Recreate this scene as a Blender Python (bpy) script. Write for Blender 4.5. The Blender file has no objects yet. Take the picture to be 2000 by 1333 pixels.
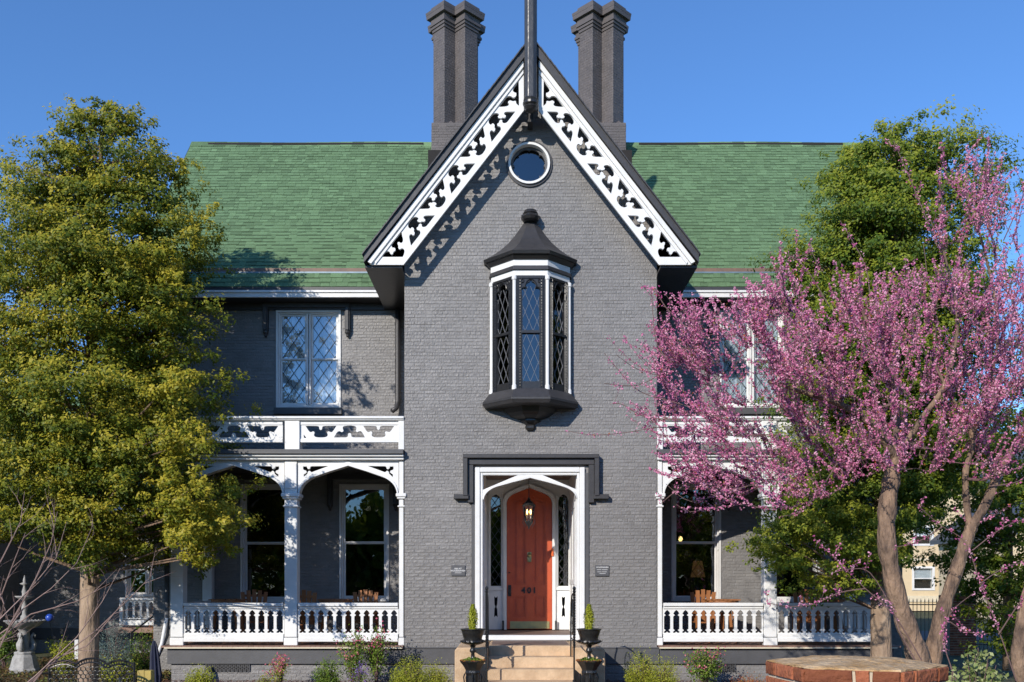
import bpy, bmesh, math, random
import numpy as np
from mathutils import Vector, Matrix
R = math.radians
random.seed(7); rng = np.random.default_rng(7)
SC = bpy.context.scene; COL = SC.collection
# ---------------------------------------------------------------- camera, light, exposure
CAMY, CAMZ, F, PX0, PYH = -18.0, 2.0, 1800.0, 1000.0, 1137.0
cam = bpy.data.cameras.new('camera'); camo = bpy.data.objects.new('camera', cam); COL.objects.link(camo)
camo.location = (0, CAMY, CAMZ); camo.rotation_euler = (R(90), 0, 0)
cam.sensor_width = 36; cam.lens = 36*F/2000; cam.shift_y = (PYH-666.5)/2000; cam.clip_end = 2000; cam.clip_start = .1
SC.camera = camo
SUN = Vector((.58, 1.0, -.51)).normalized()
sl = bpy.data.lights.new('sun', 'SUN'); sl.energy = 3.4; sl.angle = R(.5); sl.color = (1, .93, .83)
so = bpy.data.objects.new('sun', sl); COL.objects.link(so); so.rotation_euler = SUN.to_track_quat('-Z', 'Y').to_euler()
W = bpy.data.worlds.new('World'); SC.world = W; W.use_nodes = True
nt = W.node_tree; bg = nt.nodes['Background']; sk = nt.nodes.new('ShaderNodeTexSky'); sk.sky_type = 'NISHITA'; sk.sun_disc = False
sk.sun_elevation = math.asin(-SUN.z); sk.sun_rotation = R(210.1); sk.air_density = 1.0; sk.dust_density = 0.0; sk.ozone_density = 8.6
nt.links.new(sk.outputs[0], bg.inputs[0]); bg.inputs[1].default_value = .15
SC.view_settings.view_transform = 'Standard'; SC.view_settings.look = 'None'; SC.view_settings.gamma = 1
SC.view_settings.exposure = 0.50; SC.view_settings.use_curve_mapping = False
SC.cycles.max_bounces = 6; SC.cycles.transparent_max_bounces = 8

def P(px, py, Y=0.0):
    s = (Y-CAMY)/F
    return Vector(((px-PX0)*s, Y, CAMZ+(PYH-py)*s))
def PX(px, Y=0.0): return (px-PX0)*(Y-CAMY)/F
def PZ(py, Y=0.0): return CAMZ+(PYH-py)*(Y-CAMY)/F
def scl(Y): return F/(Y-CAMY)
# ---------------------------------------------------------------- materials
MATS = {}
def mat(name, col, rough=.6, col2=None, ns=6.0, amt=1.0, bump=0.0, bs=40.0, tint=0.0, spec=.5, metal=0.0, trans=0.0, emis=None, stretch=None, bdist=.01, coat=0, streak=0.0):
    m = bpy.data.materials.new(name); m.use_nodes = True; n = m.node_tree.nodes; l = m.node_tree.links
    b = n['Principled BSDF']; b.inputs['Roughness'].default_value = rough; b.inputs['Metallic'].default_value = metal
    b.inputs['Specular IOR Level'].default_value = spec
    if coat: b.inputs['Coat Weight'].default_value = coat; b.inputs['Coat Roughness'].default_value = .15
    tc = n.new('ShaderNodeTexCoord'); mp = n.new('ShaderNodeMapping'); l.new(tc.outputs['Object'], mp.inputs[0])
    if stretch: mp.inputs['Scale'].default_value = stretch
    nz = n.new('ShaderNodeTexNoise'); nz.inputs['Scale'].default_value = ns; nz.inputs['Detail'].default_value = 5; nz.inputs['Roughness'].default_value = .65
    l.new(mp.outputs[0], nz.inputs[0])
    rp = n.new('ShaderNodeMapRange'); rp.inputs[1].default_value = .35; rp.inputs[2].default_value = .65; l.new(nz.outputs[0], rp.inputs[0])
    mx = n.new('ShaderNodeMix'); mx.data_type = 'RGBA'; mx.inputs[6].default_value = (*col, 1)
    c2 = col2 or tuple(c*.82 for c in col); mx.inputs[7].default_value = (*c2, 1)
    ml = n.new('ShaderNodeMath'); ml.operation = 'MULTIPLY'; ml.inputs[1].default_value = amt; l.new(rp.outputs[0], ml.inputs[0]); l.new(ml.outputs[0], mx.inputs[0])
    out = mx.outputs[2]
    if tint:
        at = n.new('ShaderNodeAttribute'); at.attribute_name = 'tint'
        mr = n.new('ShaderNodeMapRange'); mr.inputs[3].default_value = 1-tint; mr.inputs[4].default_value = 1+tint; l.new(at.outputs['Fac'], mr.inputs[0])
        vm = n.new('ShaderNodeVectorMath'); vm.operation = 'SCALE'; l.new(out, vm.inputs[0]); l.new(mr.outputs[0], vm.inputs['Scale']); out = vm.outputs[0]
    if streak:
        n2 = n.new('ShaderNodeTexNoise'); n2.inputs['Scale'].default_value = .55; n2.inputs['Detail'].default_value = 3; l.new(tc.outputs['Object'], n2.inputs[0])
        m2 = n.new('ShaderNodeMapRange'); m2.inputs[1].default_value = .3; m2.inputs[2].default_value = .7; m2.inputs[3].default_value = 1-streak; m2.inputs[4].default_value = 1+streak; l.new(n2.outputs[0], m2.inputs[0])
        v2 = n.new('ShaderNodeVectorMath'); v2.operation = 'SCALE'; l.new(out, v2.inputs[0]); l.new(m2.outputs[0], v2.inputs['Scale']); out = v2.outputs[0]
    l.new(out, b.inputs['Base Color'])
    if bump:
        nb = n.new('ShaderNodeTexNoise'); nb.inputs['Scale'].default_value = bs; nb.inputs['Detail'].default_value = 4; l.new(mp.outputs[0], nb.inputs[0])
        bp = n.new('ShaderNodeBump'); bp.inputs['Strength'].default_value = bump; bp.inputs['Distance'].default_value = bdist
        l.new(nb.outputs[0], bp.inputs['Height']); l.new(bp.outputs[0], b.inputs['Normal'])
    if trans:
        tr = n.new('ShaderNodeBsdfTranslucent'); l.new(out, tr.inputs[0]); ms = n.new('ShaderNodeMixShader'); ms.inputs[0].default_value = trans
        l.new(b.outputs[0], ms.inputs[1]); l.new(tr.outputs[0], ms.inputs[2]); l.new(ms.outputs[0], n['Material Output'].inputs[0])
    if emis: b.inputs['Emission Color'].default_value = (*emis[0], 1); b.inputs['Emission Strength'].default_value = emis[1]
    MATS[name] = m; return m
def leafmat(name, c1, c2, c3, rough=.38, trans=.25):
    """three leaf tones spread over the 'tint' of each leaf"""
    m = bpy.data.materials.new(name); m.use_nodes = True; n = m.node_tree.nodes; l = m.node_tree.links; b = n['Principled BSDF']
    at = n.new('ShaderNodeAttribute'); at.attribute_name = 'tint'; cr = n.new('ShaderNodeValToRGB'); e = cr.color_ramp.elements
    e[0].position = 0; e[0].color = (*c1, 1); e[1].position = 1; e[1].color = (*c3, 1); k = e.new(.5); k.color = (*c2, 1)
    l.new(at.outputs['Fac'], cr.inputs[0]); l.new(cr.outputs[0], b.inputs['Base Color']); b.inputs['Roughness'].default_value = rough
    b.inputs['Specular IOR Level'].default_value = .25
    tr = n.new('ShaderNodeBsdfTranslucent'); l.new(cr.outputs[0], tr.inputs[0]); ms = n.new('ShaderNodeMixShader'); ms.inputs[0].default_value = trans
    l.new(b.outputs[0], ms.inputs[1]); l.new(tr.outputs[0], ms.inputs[2]); l.new(ms.outputs[0], n['Material Output'].inputs[0])
    MATS[name] = m; return m
def glassmat(name, tintc=(.75, .8, .85), refl=.1):
    m = bpy.data.materials.new(name); m.use_nodes = True; n = m.node_tree.nodes; l = m.node_tree.links
    for x in list(n):
        if x.type == 'BSDF_PRINCIPLED': n.remove(x)
    t = n.new('ShaderNodeBsdfTransparent'); t.inputs[0].default_value = (*tintc, 1); g = n.new('ShaderNodeBsdfGlossy'); g.inputs['Roughness'].default_value = .015
    tc = n.new('ShaderNodeTexCoord'); nz = n.new('ShaderNodeTexNoise'); nz.inputs['Scale'].default_value = 2.2; nz.inputs['Detail'].default_value = 2
    bp = n.new('ShaderNodeBump'); bp.inputs['Strength'].default_value = .12; bp.inputs['Distance'].default_value = .02
    l.new(tc.outputs['Object'], nz.inputs[0]); l.new(nz.outputs[0], bp.inputs['Height']); l.new(bp.outputs[0], g.inputs['Normal'])
    fr = n.new('ShaderNodeFresnel'); fr.inputs[0].default_value = 1.5; ad = n.new('ShaderNodeMath'); ad.operation = 'ADD'; ad.inputs[1].default_value = refl; l.new(fr.outputs[0], ad.inputs[0])
    ms = n.new('ShaderNodeMixShader'); l.new(ad.outputs[0], ms.inputs[0]); l.new(t.outputs[0], ms.inputs[1]); l.new(g.outputs[0], ms.inputs[2]); l.new(ms.outputs[0], n['Material Output'].inputs[0])
    MATS[name] = m; return m
brickM = mat('painted_brick', (.205, .197, .192), .48, (.178, .171, .167), 5, 1, .9, 24, tint=.07, spec=.5, bdist=.012, streak=.10)
chimM = mat('chimney_paint', (.108, .094, .092), .6, (.084, .074, .073), 4, 1, .5, 40, tint=.06, streak=.08)
darkM = mat('charcoal_paint', (.045, .043, .045), .45, (.034, .033, .035), 8, 1, .15, 30)
slateM = mat('slate_grey_paint', (.085, .085, .090), .5, (.070, .070, .074), 6, 1, .15, 30, streak=.1)
blackM = mat('black_paint', (.018, .018, .020), .32, (.026, .025, .025), 14, 1, .25, 18)
whiteM = mat('white_paint', (.755, .755, .745), .5, (.66, .66, .645), 2.2, 1, .12, 22, streak=.04)
whiteO = mat('old_white_paint', (.66, .65, .64), .5, (.58, .57, .56), 3, 1, .08, 25)
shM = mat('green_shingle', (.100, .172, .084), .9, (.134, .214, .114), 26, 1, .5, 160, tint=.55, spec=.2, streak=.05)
copM = mat('copper_edge', (.20, .12, .08), .6, (.14, .09, .07)); leadM = mat('grey_flashing', (.19, .25, .30), .4, (.13, .19, .22), metal=.3)
poleM = mat('wavy_black_paint', (.040, .040, .041), .33, (.055, .055, .055), 5, 1, .35, 7, stretch=(2, 2, 1), bdist=.02, spec=.6)
leadL = mat('pale_lead', (.22, .22, .23), .55)
sandM = mat('sandstone', (.60, .43, .27), .8, (.44, .30, .18), 3.5, 1, .6, 35, streak=.14, tint=.08, bdist=.015)
brownstM = mat('brown_stone', (.20, .13, .10), .6, (.15, .10, .08), 5)
deckM = mat('deck_paint', (.26, .15, .11), .55, (.20, .12, .09), 5, tint=.15)
redM = mat('red_door_paint', (.52, .095, .030), .4, (.43, .072, .026), 4, 1, .1, 20)
orangeM = mat('orange_plastic', (.75, .16, .04), .4)
brassM = mat('brass', (.48, .42, .20), .38, (.36, .34, .18), metal=.75)
ironM = mat('cast_iron', (.014, .014, .015), .3, (.022, .021, .020), 20, 1, .4, 45)
woodM = mat('teak', (.36, .145, .05), .55, (.26, .10, .035), 9, 1, .2, 30, stretch=(1, 1, .2), tint=.15)
trunkM = mat('pale_bark', (.40, .29, .20), .85, (.22, .15, .10), 5, 1, .9, 14, stretch=(1, 1, .35), bdist=.05)
barkM = mat('redbud_bark', (.31, .205, .135), .92, (.09, .06, .045), 6, 1, 1, 18, stretch=(1, 1, .4), bdist=.07)
litterL = None
twigM = mat('twig_bark', (.16, .095, .085), .8); sapM = mat('sapling_bark', (.30, .20, .17), .7, (.22, .14, .12))
stoneM = mat('fountain_stone', (.42, .41, .39), .8, (.26, .25, .24), 9, 1, .4, 30)
blueM = mat('blue_glass', (.03, .08, .45), .08, coat=1)
mortM = mat('weathered_mortar', (.60, .43, .25), .9, (.42, .24, .09), 7, 1, .8, 40, bdist=.02)
rbM = mat('red_brick', (.36, .125, .060), .88, (.23, .075, .042), 9, 1, 1, 45, tint=.38, spec=.2, bdist=.015)
joM = mat('brick_joint', (.55, .47, .36), .9, bump=.4)
mulchM = mat('pine_mulch', (.20, .085, .05), .95, (.10, .05, .03), 18, 1, 1, 60, bdist=.05, tint=.3)
soilM = mat('lawn_ground', (.06, .085, .025), .95, (.09, .075, .04), 3, 1, .8, 30, bdist=.05)
aspM = mat('asphalt', (.055, .058, .065), .85, (.075, .078, .085), 20, 1, .3, 90)
creamM = mat('cream_stucco', (.66, .53, .34), .8, (.60, .48, .31), 3); creamT = mat('cream_trim', (.70, .62, .46), .7)
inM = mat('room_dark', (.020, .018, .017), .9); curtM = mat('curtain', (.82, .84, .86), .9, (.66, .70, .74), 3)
postM = mat('yellow_post', (.48, .36, .09), .7, (.36, .27, .08), 6); clothM = mat('navy_cloth', (.014, .018, .045), .7)
signM = mat('sign_slate', (.10, .10, .105), .4); letM = mat('sign_letters', (.62, .62, .62), .5)
lampM = mat('lamp_flame', (1, .6, .2), .5, emis=((1, .55, .16), 9)); shadeM = mat('lamp_shade', (.55, .26, .12), .8, emis=((1, .42, .15), .18))
glassM = glassmat('window_glass', (.90, .94, .97), .11); glassD = glassmat('dark_glass', (.4, .45, .5), .09); clearM = glassmat('lantern_glass', (.9, .9, .9), .02)
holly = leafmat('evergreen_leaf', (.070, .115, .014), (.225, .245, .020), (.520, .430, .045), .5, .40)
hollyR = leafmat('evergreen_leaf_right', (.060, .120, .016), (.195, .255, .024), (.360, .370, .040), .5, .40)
greenL = leafmat('green_leaf', (.06, .12, .02), (.14, .22, .03), (.26, .34, .05), .4, .25)
limeL = leafmat('lime_leaf', (.17, .22, .02), (.34, .37, .03), (.52, .52, .07), .5, .3)
paleL = leafmat('pale_leaf', (.16, .21, .06), (.28, .33, .11), (.48, .50, .26), .5, .3)
spruceL = leafmat('blue_spruce_needles', (.09, .14, .12), (.14, .20, .18), (.24, .30, .26), .6, .1)
pinkB = leafmat('redbud_blossom', (.50, .09, .26), (.74, .26, .44), (.90, .52, .64), .7, .35)
azB = leafmat('azalea_blossom', (.45, .06, .16), (.62, .14, .22), (.75, .30, .32), .7, .3)
litL = leafmat('leaf_litter', (.07, .045, .02), (.15, .085, .035), (.16, .19, .04), .8, .1)
orL = leafmat('russet_leaf', (.35, .08, .02), (.45, .13, .03), (.25, .24, .04), .6, .3)
purB = leafmat('purple_blossom', (.18, .10, .35), (.30, .18, .50), (.40, .28, .60), .7, .3)
# ---------------------------------------------------------------- helpers
WL = {}
def props(o, label=None, cat=None, group=None, kind=None):
    if label: o['label'] = label
    if cat: o['category'] = cat
    if group: o['group'] = group
    if kind: o['kind'] = kind
    return o
def put(name, me, m, parent=None, bevel=0, smooth=False, kind=None, label=None):
    o = bpy.data.objects.new(name, me); COL.objects.link(o)
    if m is not None and not me.materials: me.materials.append(m)
    if parent is not None:
        o.parent = parent; w = WL.get(parent.name)
        if w is not None: o.matrix_parent_inverse = Matrix.Translation(-w)
    if bevel:
        b = o.modifiers.new('bevel', 'BEVEL'); b.width = bevel; b.segments = 1; b.limit_method = 'ANGLE'; b.angle_limit = R(35)
    if smooth: me.polygons.foreach_set('use_smooth', [True]*len(me.polygons))
    if kind: o['kind'] = kind
    if label: o['label'] = label
    return o
def thing(name, label, cat, loc=(0, 0, 0), group=None, kind=None):
    o = bpy.data.objects.new(name, None); COL.objects.link(o); o.empty_display_size = .2; o.location = loc; WL[o.name] = Vector(loc)
    return props(o, label, cat, group, kind)
def copy_thing(root, loc, label, group=None):
    """copy of a thing with its parts and sub-parts"""
    r = root.copy(); COL.objects.link(r); r.location = loc; r['label'] = label
    if group: r['group'] = group
    for ch in list(root.children):
        c = ch.copy(); COL.objects.link(c); c.parent = r
        for g in list(ch.children):
            d = g.copy(); COL.objects.link(d); d.parent = c
    return r
class MB:
    def __init__(s): s.v = []; s.f = []; s.t = []
    def add(s, vs, fs, t=.5):
        k = len(s.v); s.v += [tuple(p) for p in vs]; s.f += [tuple(i+k for i in f) for f in fs]; s.t += [t]*len(fs); return s
    def box(s, x0, x1, y0, y1, z0, z1, t=.5):
        vs = [(x, y, z) for x in (x0, x1) for y in (y0, y1) for z in (z0, z1)]
        return s.add(vs, [(0, 1, 3, 2), (4, 6, 7, 5), (0, 4, 5, 1), (2, 3, 7, 6), (0, 2, 6, 4), (1, 5, 7, 3)], t)
    def prism(s, pts, a0, a1, ax='y', t=.5):
        n = len(pts)
        def q(p, a): return (p[0], a, p[1]) if ax == 'y' else ((a, p[0], p[1]) if ax == 'x' else (p[0], p[1], a))
        vs = [q(p, a0) for p in pts]+[q(p, a1) for p in pts]
        fs = [tuple(range(n)), tuple(range(2*n-1, n-1, -1))]+[(i, i+n, (i+1) % n+n, (i+1) % n) for i in range(n)]
        return s.add(vs, fs, t)
    def lathe(s, prof, c, n=16, t=.5, rot=0):
        vs = []; fs = []
        for (r, z) in prof:
            for k in range(n):
                a = 2*math.pi*k/n+rot; vs.append((c[0]+r*math.cos(a), c[1]+r*math.sin(a), c[2]+z))
        for i in range(len(prof)-1):
            for k in range(n): fs.append((i*n+k, i*n+(k+1) % n, (i+1)*n+(k+1) % n, (i+1)*n+k))
        fs.append(tuple(range(n))[::-1]); fs.append(tuple(range((len(prof)-1)*n, len(prof)*n)))
        return s.add(vs, fs, t)
    def tube(s, pts, rad, n=6, t=.5):
        pts = [Vector(p) for p in pts]
        if not hasattr(rad, '__len__'): rad = [rad]*len(pts)
        vs = []; fs = []; prev = None
        for i, p in enumerate(pts):
            d = (pts[min(i+1, len(pts)-1)]-pts[max(i-1, 0)])
            if d.length < 1e-9: d = Vector((0, 0, 1))
            d.normalize()
            if prev is None: a = d.orthogonal().normalized()
            else: a = (prev-d*prev.dot(d)); a = a.normalized() if a.length > 1e-6 else d.orthogonal().normalized()
            prev = a; b = d.cross(a)
            for k in range(n):
                q = 2*math.pi*k/n; vs.append(p+(a*math.cos(q)+b*math.sin(q))*rad[i])
        for i in range(len(pts)-1):
            for k in range(n): fs.append((i*n+k, i*n+(k+1) % n, (i+1)*n+(k+1) % n, (i+1)*n+k))
        fs.append(tuple(range(n))[::-1]); fs.append(tuple(range((len(pts)-1)*n, len(pts)*n)))
        return s.add(vs, fs, t)
    def bar(s, a, b, w, d=None, t=.5):
        """flat bar from a to b, width w across, depth d in y"""
        a = Vector(a); b = Vector(b); u = (b-a).normalized(); y = Vector((0, 1, 0)); x = u.cross(y)
        if x.length < 1e-5: x = Vector((1, 0, 0))
        x.normalize(); y = x.cross(u).normalized(); d = d or w
        vs = [q+x*(w/2*i)+y*(d/2*j) for q in (a, b) for i, j in ((-1, -1), (1, -1), (1, 1), (-1, 1))]
        return s.add(vs, [(3, 2, 1, 0), (4, 5, 6, 7), (0, 1, 5, 4), (1, 2, 6, 5), (2, 3, 7, 6), (3, 0, 4, 7)], t)
    def mesh(s, name='mesh'):
        me = bpy.data.meshes.new(name); me.from_pydata(s.v, [], s.f)
        a = me.attributes.new('tint', 'FLOAT', 'FACE'); a.data.foreach_set('value', np.array(s.t, dtype=np.float32)); return me
    def build(s, name, m, parent=None, **k): return put(name, s.mesh(name), m, parent, **k)
def cutout(loops, y0, y1):
    """flat board in the XZ plane with holes; loops[0] is the outline; y0 front, y1 back"""
    cu = bpy.data.curves.new('c', 'CURVE'); cu.dimensions = '2D'; cu.fill_mode = 'BOTH'; cu.extrude = abs(y1-y0)/2
    for lp in loops:
        sp = cu.splines.new('POLY'); sp.points.add(len(lp)-1); sp.use_cyclic_u = True
        for i, p in enumerate(lp): sp.points[i].co = (p[0], p[1], 0, 1)
    ob = bpy.data.objects.new('c', cu); COL.objects.link(ob); bpy.context.view_layer.update()
    me = bpy.data.meshes.new_from_object(ob.evaluated_get(bpy.context.evaluated_depsgraph_get()))
    bpy.data.objects.remove(ob); bpy.data.curves.remove(cu)
    me.transform(Matrix.Translation((0, (y0+y1)/2, 0)) @ Matrix.Rotation(R(90), 4, 'X')); me.materials.clear(); return me
def chaikin(pts, sharp=()):
    out = []; n = len(pts)
    for i, p in enumerate(pts):
        if i in sharp: out.append(p); continue
        a = pts[i-1]; b = pts[(i+1) % n]
        out.append((p[0]*.75+a[0]*.25, p[1]*.75+a[1]*.25)); out.append((p[0]*.75+b[0]*.25, p[1]*.75+b[1]*.25))
    return out
def inpoly(x, y, pg):
    c = False; j = len(pg)-1
    for i in range(len(pg)):
        xi, yi = pg[i]; xj, yj = pg[j]
        if (yi > y) != (yj > y) and x < (xj-xi)*(y-yi)/(yj-yi)+xi: c = not c
        j = i
    return c
def leaves(name, C, N, L, Wd, T, m, parent=None, kind='stuff', label=None):
    """one mesh of diamond leaves; C centres, N facing, L length, Wd width, T tint"""
    n = len(C); C = np.asarray(C, float); N = np.asarray(N, float); N /= np.linalg.norm(N, axis=1, keepdims=True)+1e-9
    r = rng.normal(size=(n, 3)); a = np.cross(N, r); a /= np.linalg.norm(a, axis=1, keepdims=True)+1e-9; b = np.cross(N, a)
    L = np.broadcast_to(np.asarray(L, float).reshape(-1, 1) if np.ndim(L) else L, (n, 1)); Wd = np.broadcast_to(np.asarray(Wd, float).reshape(-1, 1) if np.ndim(Wd) else Wd, (n, 1))
    V = np.stack([C-a*L/2, C+b*Wd/2+N*Wd*.15, C+a*L/2, C-b*Wd/2+N*Wd*.15], 1).reshape(-1, 3).astype(np.float32)
    me = bpy.data.meshes.new(name); me.vertices.add(4*n); me.vertices.foreach_set('co', V.ravel()); me.loops.add(4*n)
    me.loops.foreach_set('vertex_index', np.arange(4*n, dtype=np.int32)); me.polygons.add(n)
    me.polygons.foreach_set('loop_start', np.arange(0, 4*n, 4, dtype=np.int32)); me.polygons.foreach_set('loop_total', np.full(n, 4, np.int32)); me.update(calc_edges=True)
    at = me.attributes.new('tint', 'FLOAT', 'FACE'); at.data.foreach_set('value', np.clip(T, 0, 1).astype(np.float32))
    return put(name, me, m, parent, kind=kind, label=label)
# bricks on any upright face
def brick_mesh(L, H, var):
    q = random.Random(var); e = .008; mb = MB(); d = .005+q.uniform(0, .0055)
    j = [q.uniform(-.0028, .0028) for _ in range(4)]
    vs = [(-L/2, 0, -H/2), (L/2, 0, -H/2), (L/2, 0, H/2), (-L/2, 0, H/2), (-L/2+e, -d+j[0], -H/2+e), (L/2-e, -d+j[1], -H/2+e), (L/2-e, -d+j[2], H/2-e), (-L/2+e, -d+j[3], H/2-e)]
    mb.add(vs, [(4, 5, 6, 7), (0, 1, 5, 4), (1, 2, 6, 5), (2, 3, 7, 6), (3, 0, 4, 7)], q.random()); return mb.mesh('brick')
BV = [brick_mesh(.199, .0615, i) for i in range(12)]
for b_ in BV: b_.materials.append(brickM)
NB = [0]
def brickface(mb, o, u, n, Wd, H, keep=None, course=.0675, L=.205, single=None, parent=None, amp=.8):
    o = Vector(o); u = Vector(u).normalized(); n = Vector(n).normalized(); z = Vector((0, 0, 1)); rows = int(H/course); g = .003
    for r in range(rows):
        hd = (r % 6 == 5); l = L*.5 if hd else L; x = -l*random.uniform(.35, .65) if r % 2 else -l*random.uniform(0, .12)
        while x < Wd:
            x0 = max(x, 0)+g; x1 = min(x+l, Wd)-g; zc = (r+.5)*course; x += l
            if x1-x0 < .03: continue
            xc = (x0+x1)/2
            if keep and not keep(xc, zc, (x1-x0)/2): continue
            if single and not hd and x1-x0 > .19 and NB[0] < 300 and single(xc, zc):
                b = bpy.data.objects.new('brick', random.choice(BV)); COL.objects.link(b); b.parent = parent
                b.location = o+u*xc+z*zc+n*-.0005; NB[0] += 1; continue
            H2 = course/2-g; d = (.004+random.uniform(0, .0055))*amp; e = .008; q = []
            for (a, h) in ((x0, -H2), (x1, -H2), (x1, H2), (x0, H2)): q.append(o+u*a+z*(zc+h))
            for (a, h) in ((x0+e, -H2+e), (x1-e, -H2+e), (x1-e, H2-e), (x0+e, H2-e)): q.append(o+u*a+z*(zc+h)+n*(d+random.uniform(-.0028, .0028)*amp))
            mb.add(q, [(4, 5, 6, 7), (0, 1, 5, 4), (1, 2, 6, 5), (2, 3, 7, 6), (3, 0, 4, 7)], random.random())
# ================================================================ SETTING
g = MB(); g.box(-400, 400, -60, 600, -.3, 0); g.build('ground', soilM, kind='structure')
g = MB(); g.box(9.3, 200, 13.5, 19.5, .004, .012); g.build('parking_lot', aspM, kind='structure')
g = MB(); g.box(-400, 400, -60, -21.5, .004, .012); g.build('road', aspM, kind='structure')
# ================================================================ HOUSE
house = thing('brick_house', 'grey painted brick gothic house with green shingle roof, white lace bargeboards and red front door', 'house', (0, 0, 0))
XA = .365
def zr(x): return 12.28-1.288*abs(x-XA)
def brickwall(name, outline, holes, Y, parent, y2=None, keep_extra=None, single=None, zmin=0, zmax=20, label=None):
    me = cutout([outline]+holes, Y, y2 or Y+.3); w = put(name, me, brickM, parent, label=label)
    x0 = min(p[0] for p in outline); x1 = max(p[0] for p in outline)
    mb = MB()
    def keep(xc, zc, hw):
        X = x0+xc; Z = zmin+zc
        if Z > zmax: return False
        for a in (X-hw*.9, X+hw*.9):
            if not inpoly(a, Z, outline): return False
            for h in holes:
                if inpoly(a, Z, h): return False
        return not (keep_extra and not keep_extra(X, Z, hw))
    brickface(mb, (x0, Y, zmin), (1, 0, 0), (0, -1, 0), x1-x0, max(p[1] for p in outline)-zmin, keep, single=(lambda a, b: single(x0+a, zmin+b)) if single else None, parent=w)
    mb.build('brick_field', brickM, w, kind='stuff'); return w
ring = lambda cx, cz, r, n=40: [(cx+r*math.cos(2*math.pi*k/n), cz+r*math.sin(2*math.pi*k/n)) for k in range(n)]
RW = (PX(1033.5), PZ(321.5)); DX0, DX1, DZ = -.71, 1.41, 4.225
ol = [(-2.1, .0), (DX0, .0), (DX0, DZ), (DX1, DZ), (DX1, .0), (2.83, .0), (2.83, zr(2.83)-.2), (XA, zr(XA)-.2), (-2.1, zr(-2.1)-.2)]
def kx(X, Z, hw):
    if .40 < Z < .73: return False
    if math.hypot(X-RW[0], Z-RW[1]) < .50: return False
    if -.42 < X < 1.13 and 5.3 < Z < 8.0: return False
    return True
gw = brickwall('gable_wall', ol, [ring(RW[0], RW[1], .37)], 0, house, keep_extra=kx, single=lambda X, Z: .8 < Z < 2.6 and -2.1 < X < 2.83)
# side walls of the front block and the body of the house
b = MB(); b.box(-2.1, -1.8, .3, 6, 0, 8.9); b.box(2.53, 2.83, .3, 6, 0, 8.9)
b.box(-7.9, -7.6, 2.6, 9.6, 0, 8.2); b.box(8.3, 8.6, 2.6, 9.6, 0, 8.2); b.box(-7.9, 8.6, 9.6, 9.9, 0, 8.2); b.build('side_wall', brickM, house)
b = MB(); b.box(-7.5, -1.8, 2.65, 9.5, 4.75, 4.9); b.box(2.55, 8.2, 2.65, 9.5, 4.75, 4.9); b.box(-7.5, -1.8, 4.9, 5, 0, 8); b.box(2.55, 8.2, 4.9, 5, 0, 8)
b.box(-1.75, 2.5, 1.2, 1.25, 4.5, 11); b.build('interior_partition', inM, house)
# windows in the wings (X0,X1,Z0,Z1)
S9 = lambda r: (PX(r[0], 2.3), PX(r[1], 2.3), PZ(r[3], 2.3), PZ(r[2], 2.3))
WUL = S9((539.5, 666, 607, 797)); WUR = (WUL[0]*-1+.80, WUL[1]*-1+.80, WUL[2], WUL[3]); WUR = (WUR[1], WUR[0], WUR[2], WUR[3])
WB = S9((663, 760, 946, 1175)); WA = S9((470, 566, 946, 1177)); mir = lambda w: (.80-w[1], .80-w[0], w[2], w[3]); WBR = mir(WB); WAR = mir(WA)
rect = lambda w, e=.02: [(w[0]+e, w[2]+e), (w[1]-e, w[2]+e), (w[1]-e, w[3]-e), (w[0]+e, w[3]-e)]
wl = brickwall('wing_wall', [(-7.9, 0), (-1.9, 0), (-1.9, 8.25), (-7.9, 8.25)], [rect(WUL), rect(WB), rect(WA)], 2.3, house, zmin=.76)
wr = brickwall('wing_wall', [(2.7, 0), (8.6, 0), (8.6, 8.25), (2.7, 8.25)], [rect(WUR), rect(WBR), rect(WAR)], 2.3, house, zmin=.76)
# water table + foundation
for x0, x1 in ((-2.14, -.98), (1.66, 2.87)): MB().prism([(-.05, .40), (.02, .40), (.02, .725), (-.065, .725), (-.065, .70), (-.05, .70)], x0, x1, 'x').build('water_table', slateM, house, bevel=.006)
# ---- main roof
RZ, RY, EY, EZ = 13.45, 6.05, 2.12, 8.83
rf = MB(); rf.prism([(EY, EZ), (RY, RZ), (RY+4.3, EZ-.2), (RY+4.3, EZ-.4), (RY, RZ-.16), (EY, EZ-.16)], -8.35, 9.2, 'x')
roof = rf.build('roof', shM, house)
k2 = MB(); k2.prism([(1.80, 8.34), (2.06, 8.72), (2.3, 8.72), (2.3, 8.2), (1.80, 8.28)], -8.30, -1.8, 'x'); k2.prism([(1.80, 8.34), (2.06, 8.72), (2.3, 8.72), (2.3, 8.2), (1.80, 8.28)], 2.5, 9.15, 'x')
k2.build('lower_roof', shM, house)
SHM = []
def shingle_mesh(L, H, var):
    q = random.Random(var+90); t = q.uniform(.006, .012); mb = MB()
    vs = [(-L/2, 0, 0), (L/2, 0, 0), (L/2, H, 0), (-L/2, H, 0), (-L/2, 0, t), (L/2, 0, t+q.uniform(0, .003)), (L/2, H, .002), (-L/2, H, .002)]
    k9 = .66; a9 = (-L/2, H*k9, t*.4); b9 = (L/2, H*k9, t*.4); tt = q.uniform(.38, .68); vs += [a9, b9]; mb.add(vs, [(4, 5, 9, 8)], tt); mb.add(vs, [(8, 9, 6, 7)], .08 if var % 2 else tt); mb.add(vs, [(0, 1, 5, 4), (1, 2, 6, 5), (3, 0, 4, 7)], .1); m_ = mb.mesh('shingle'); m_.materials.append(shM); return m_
SHW = [.10, .15, .19, .25]; SHV = [[shingle_mesh(w, .15, i*7+j) for j in range(6)] for i, w in enumerate(SHW)]
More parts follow.
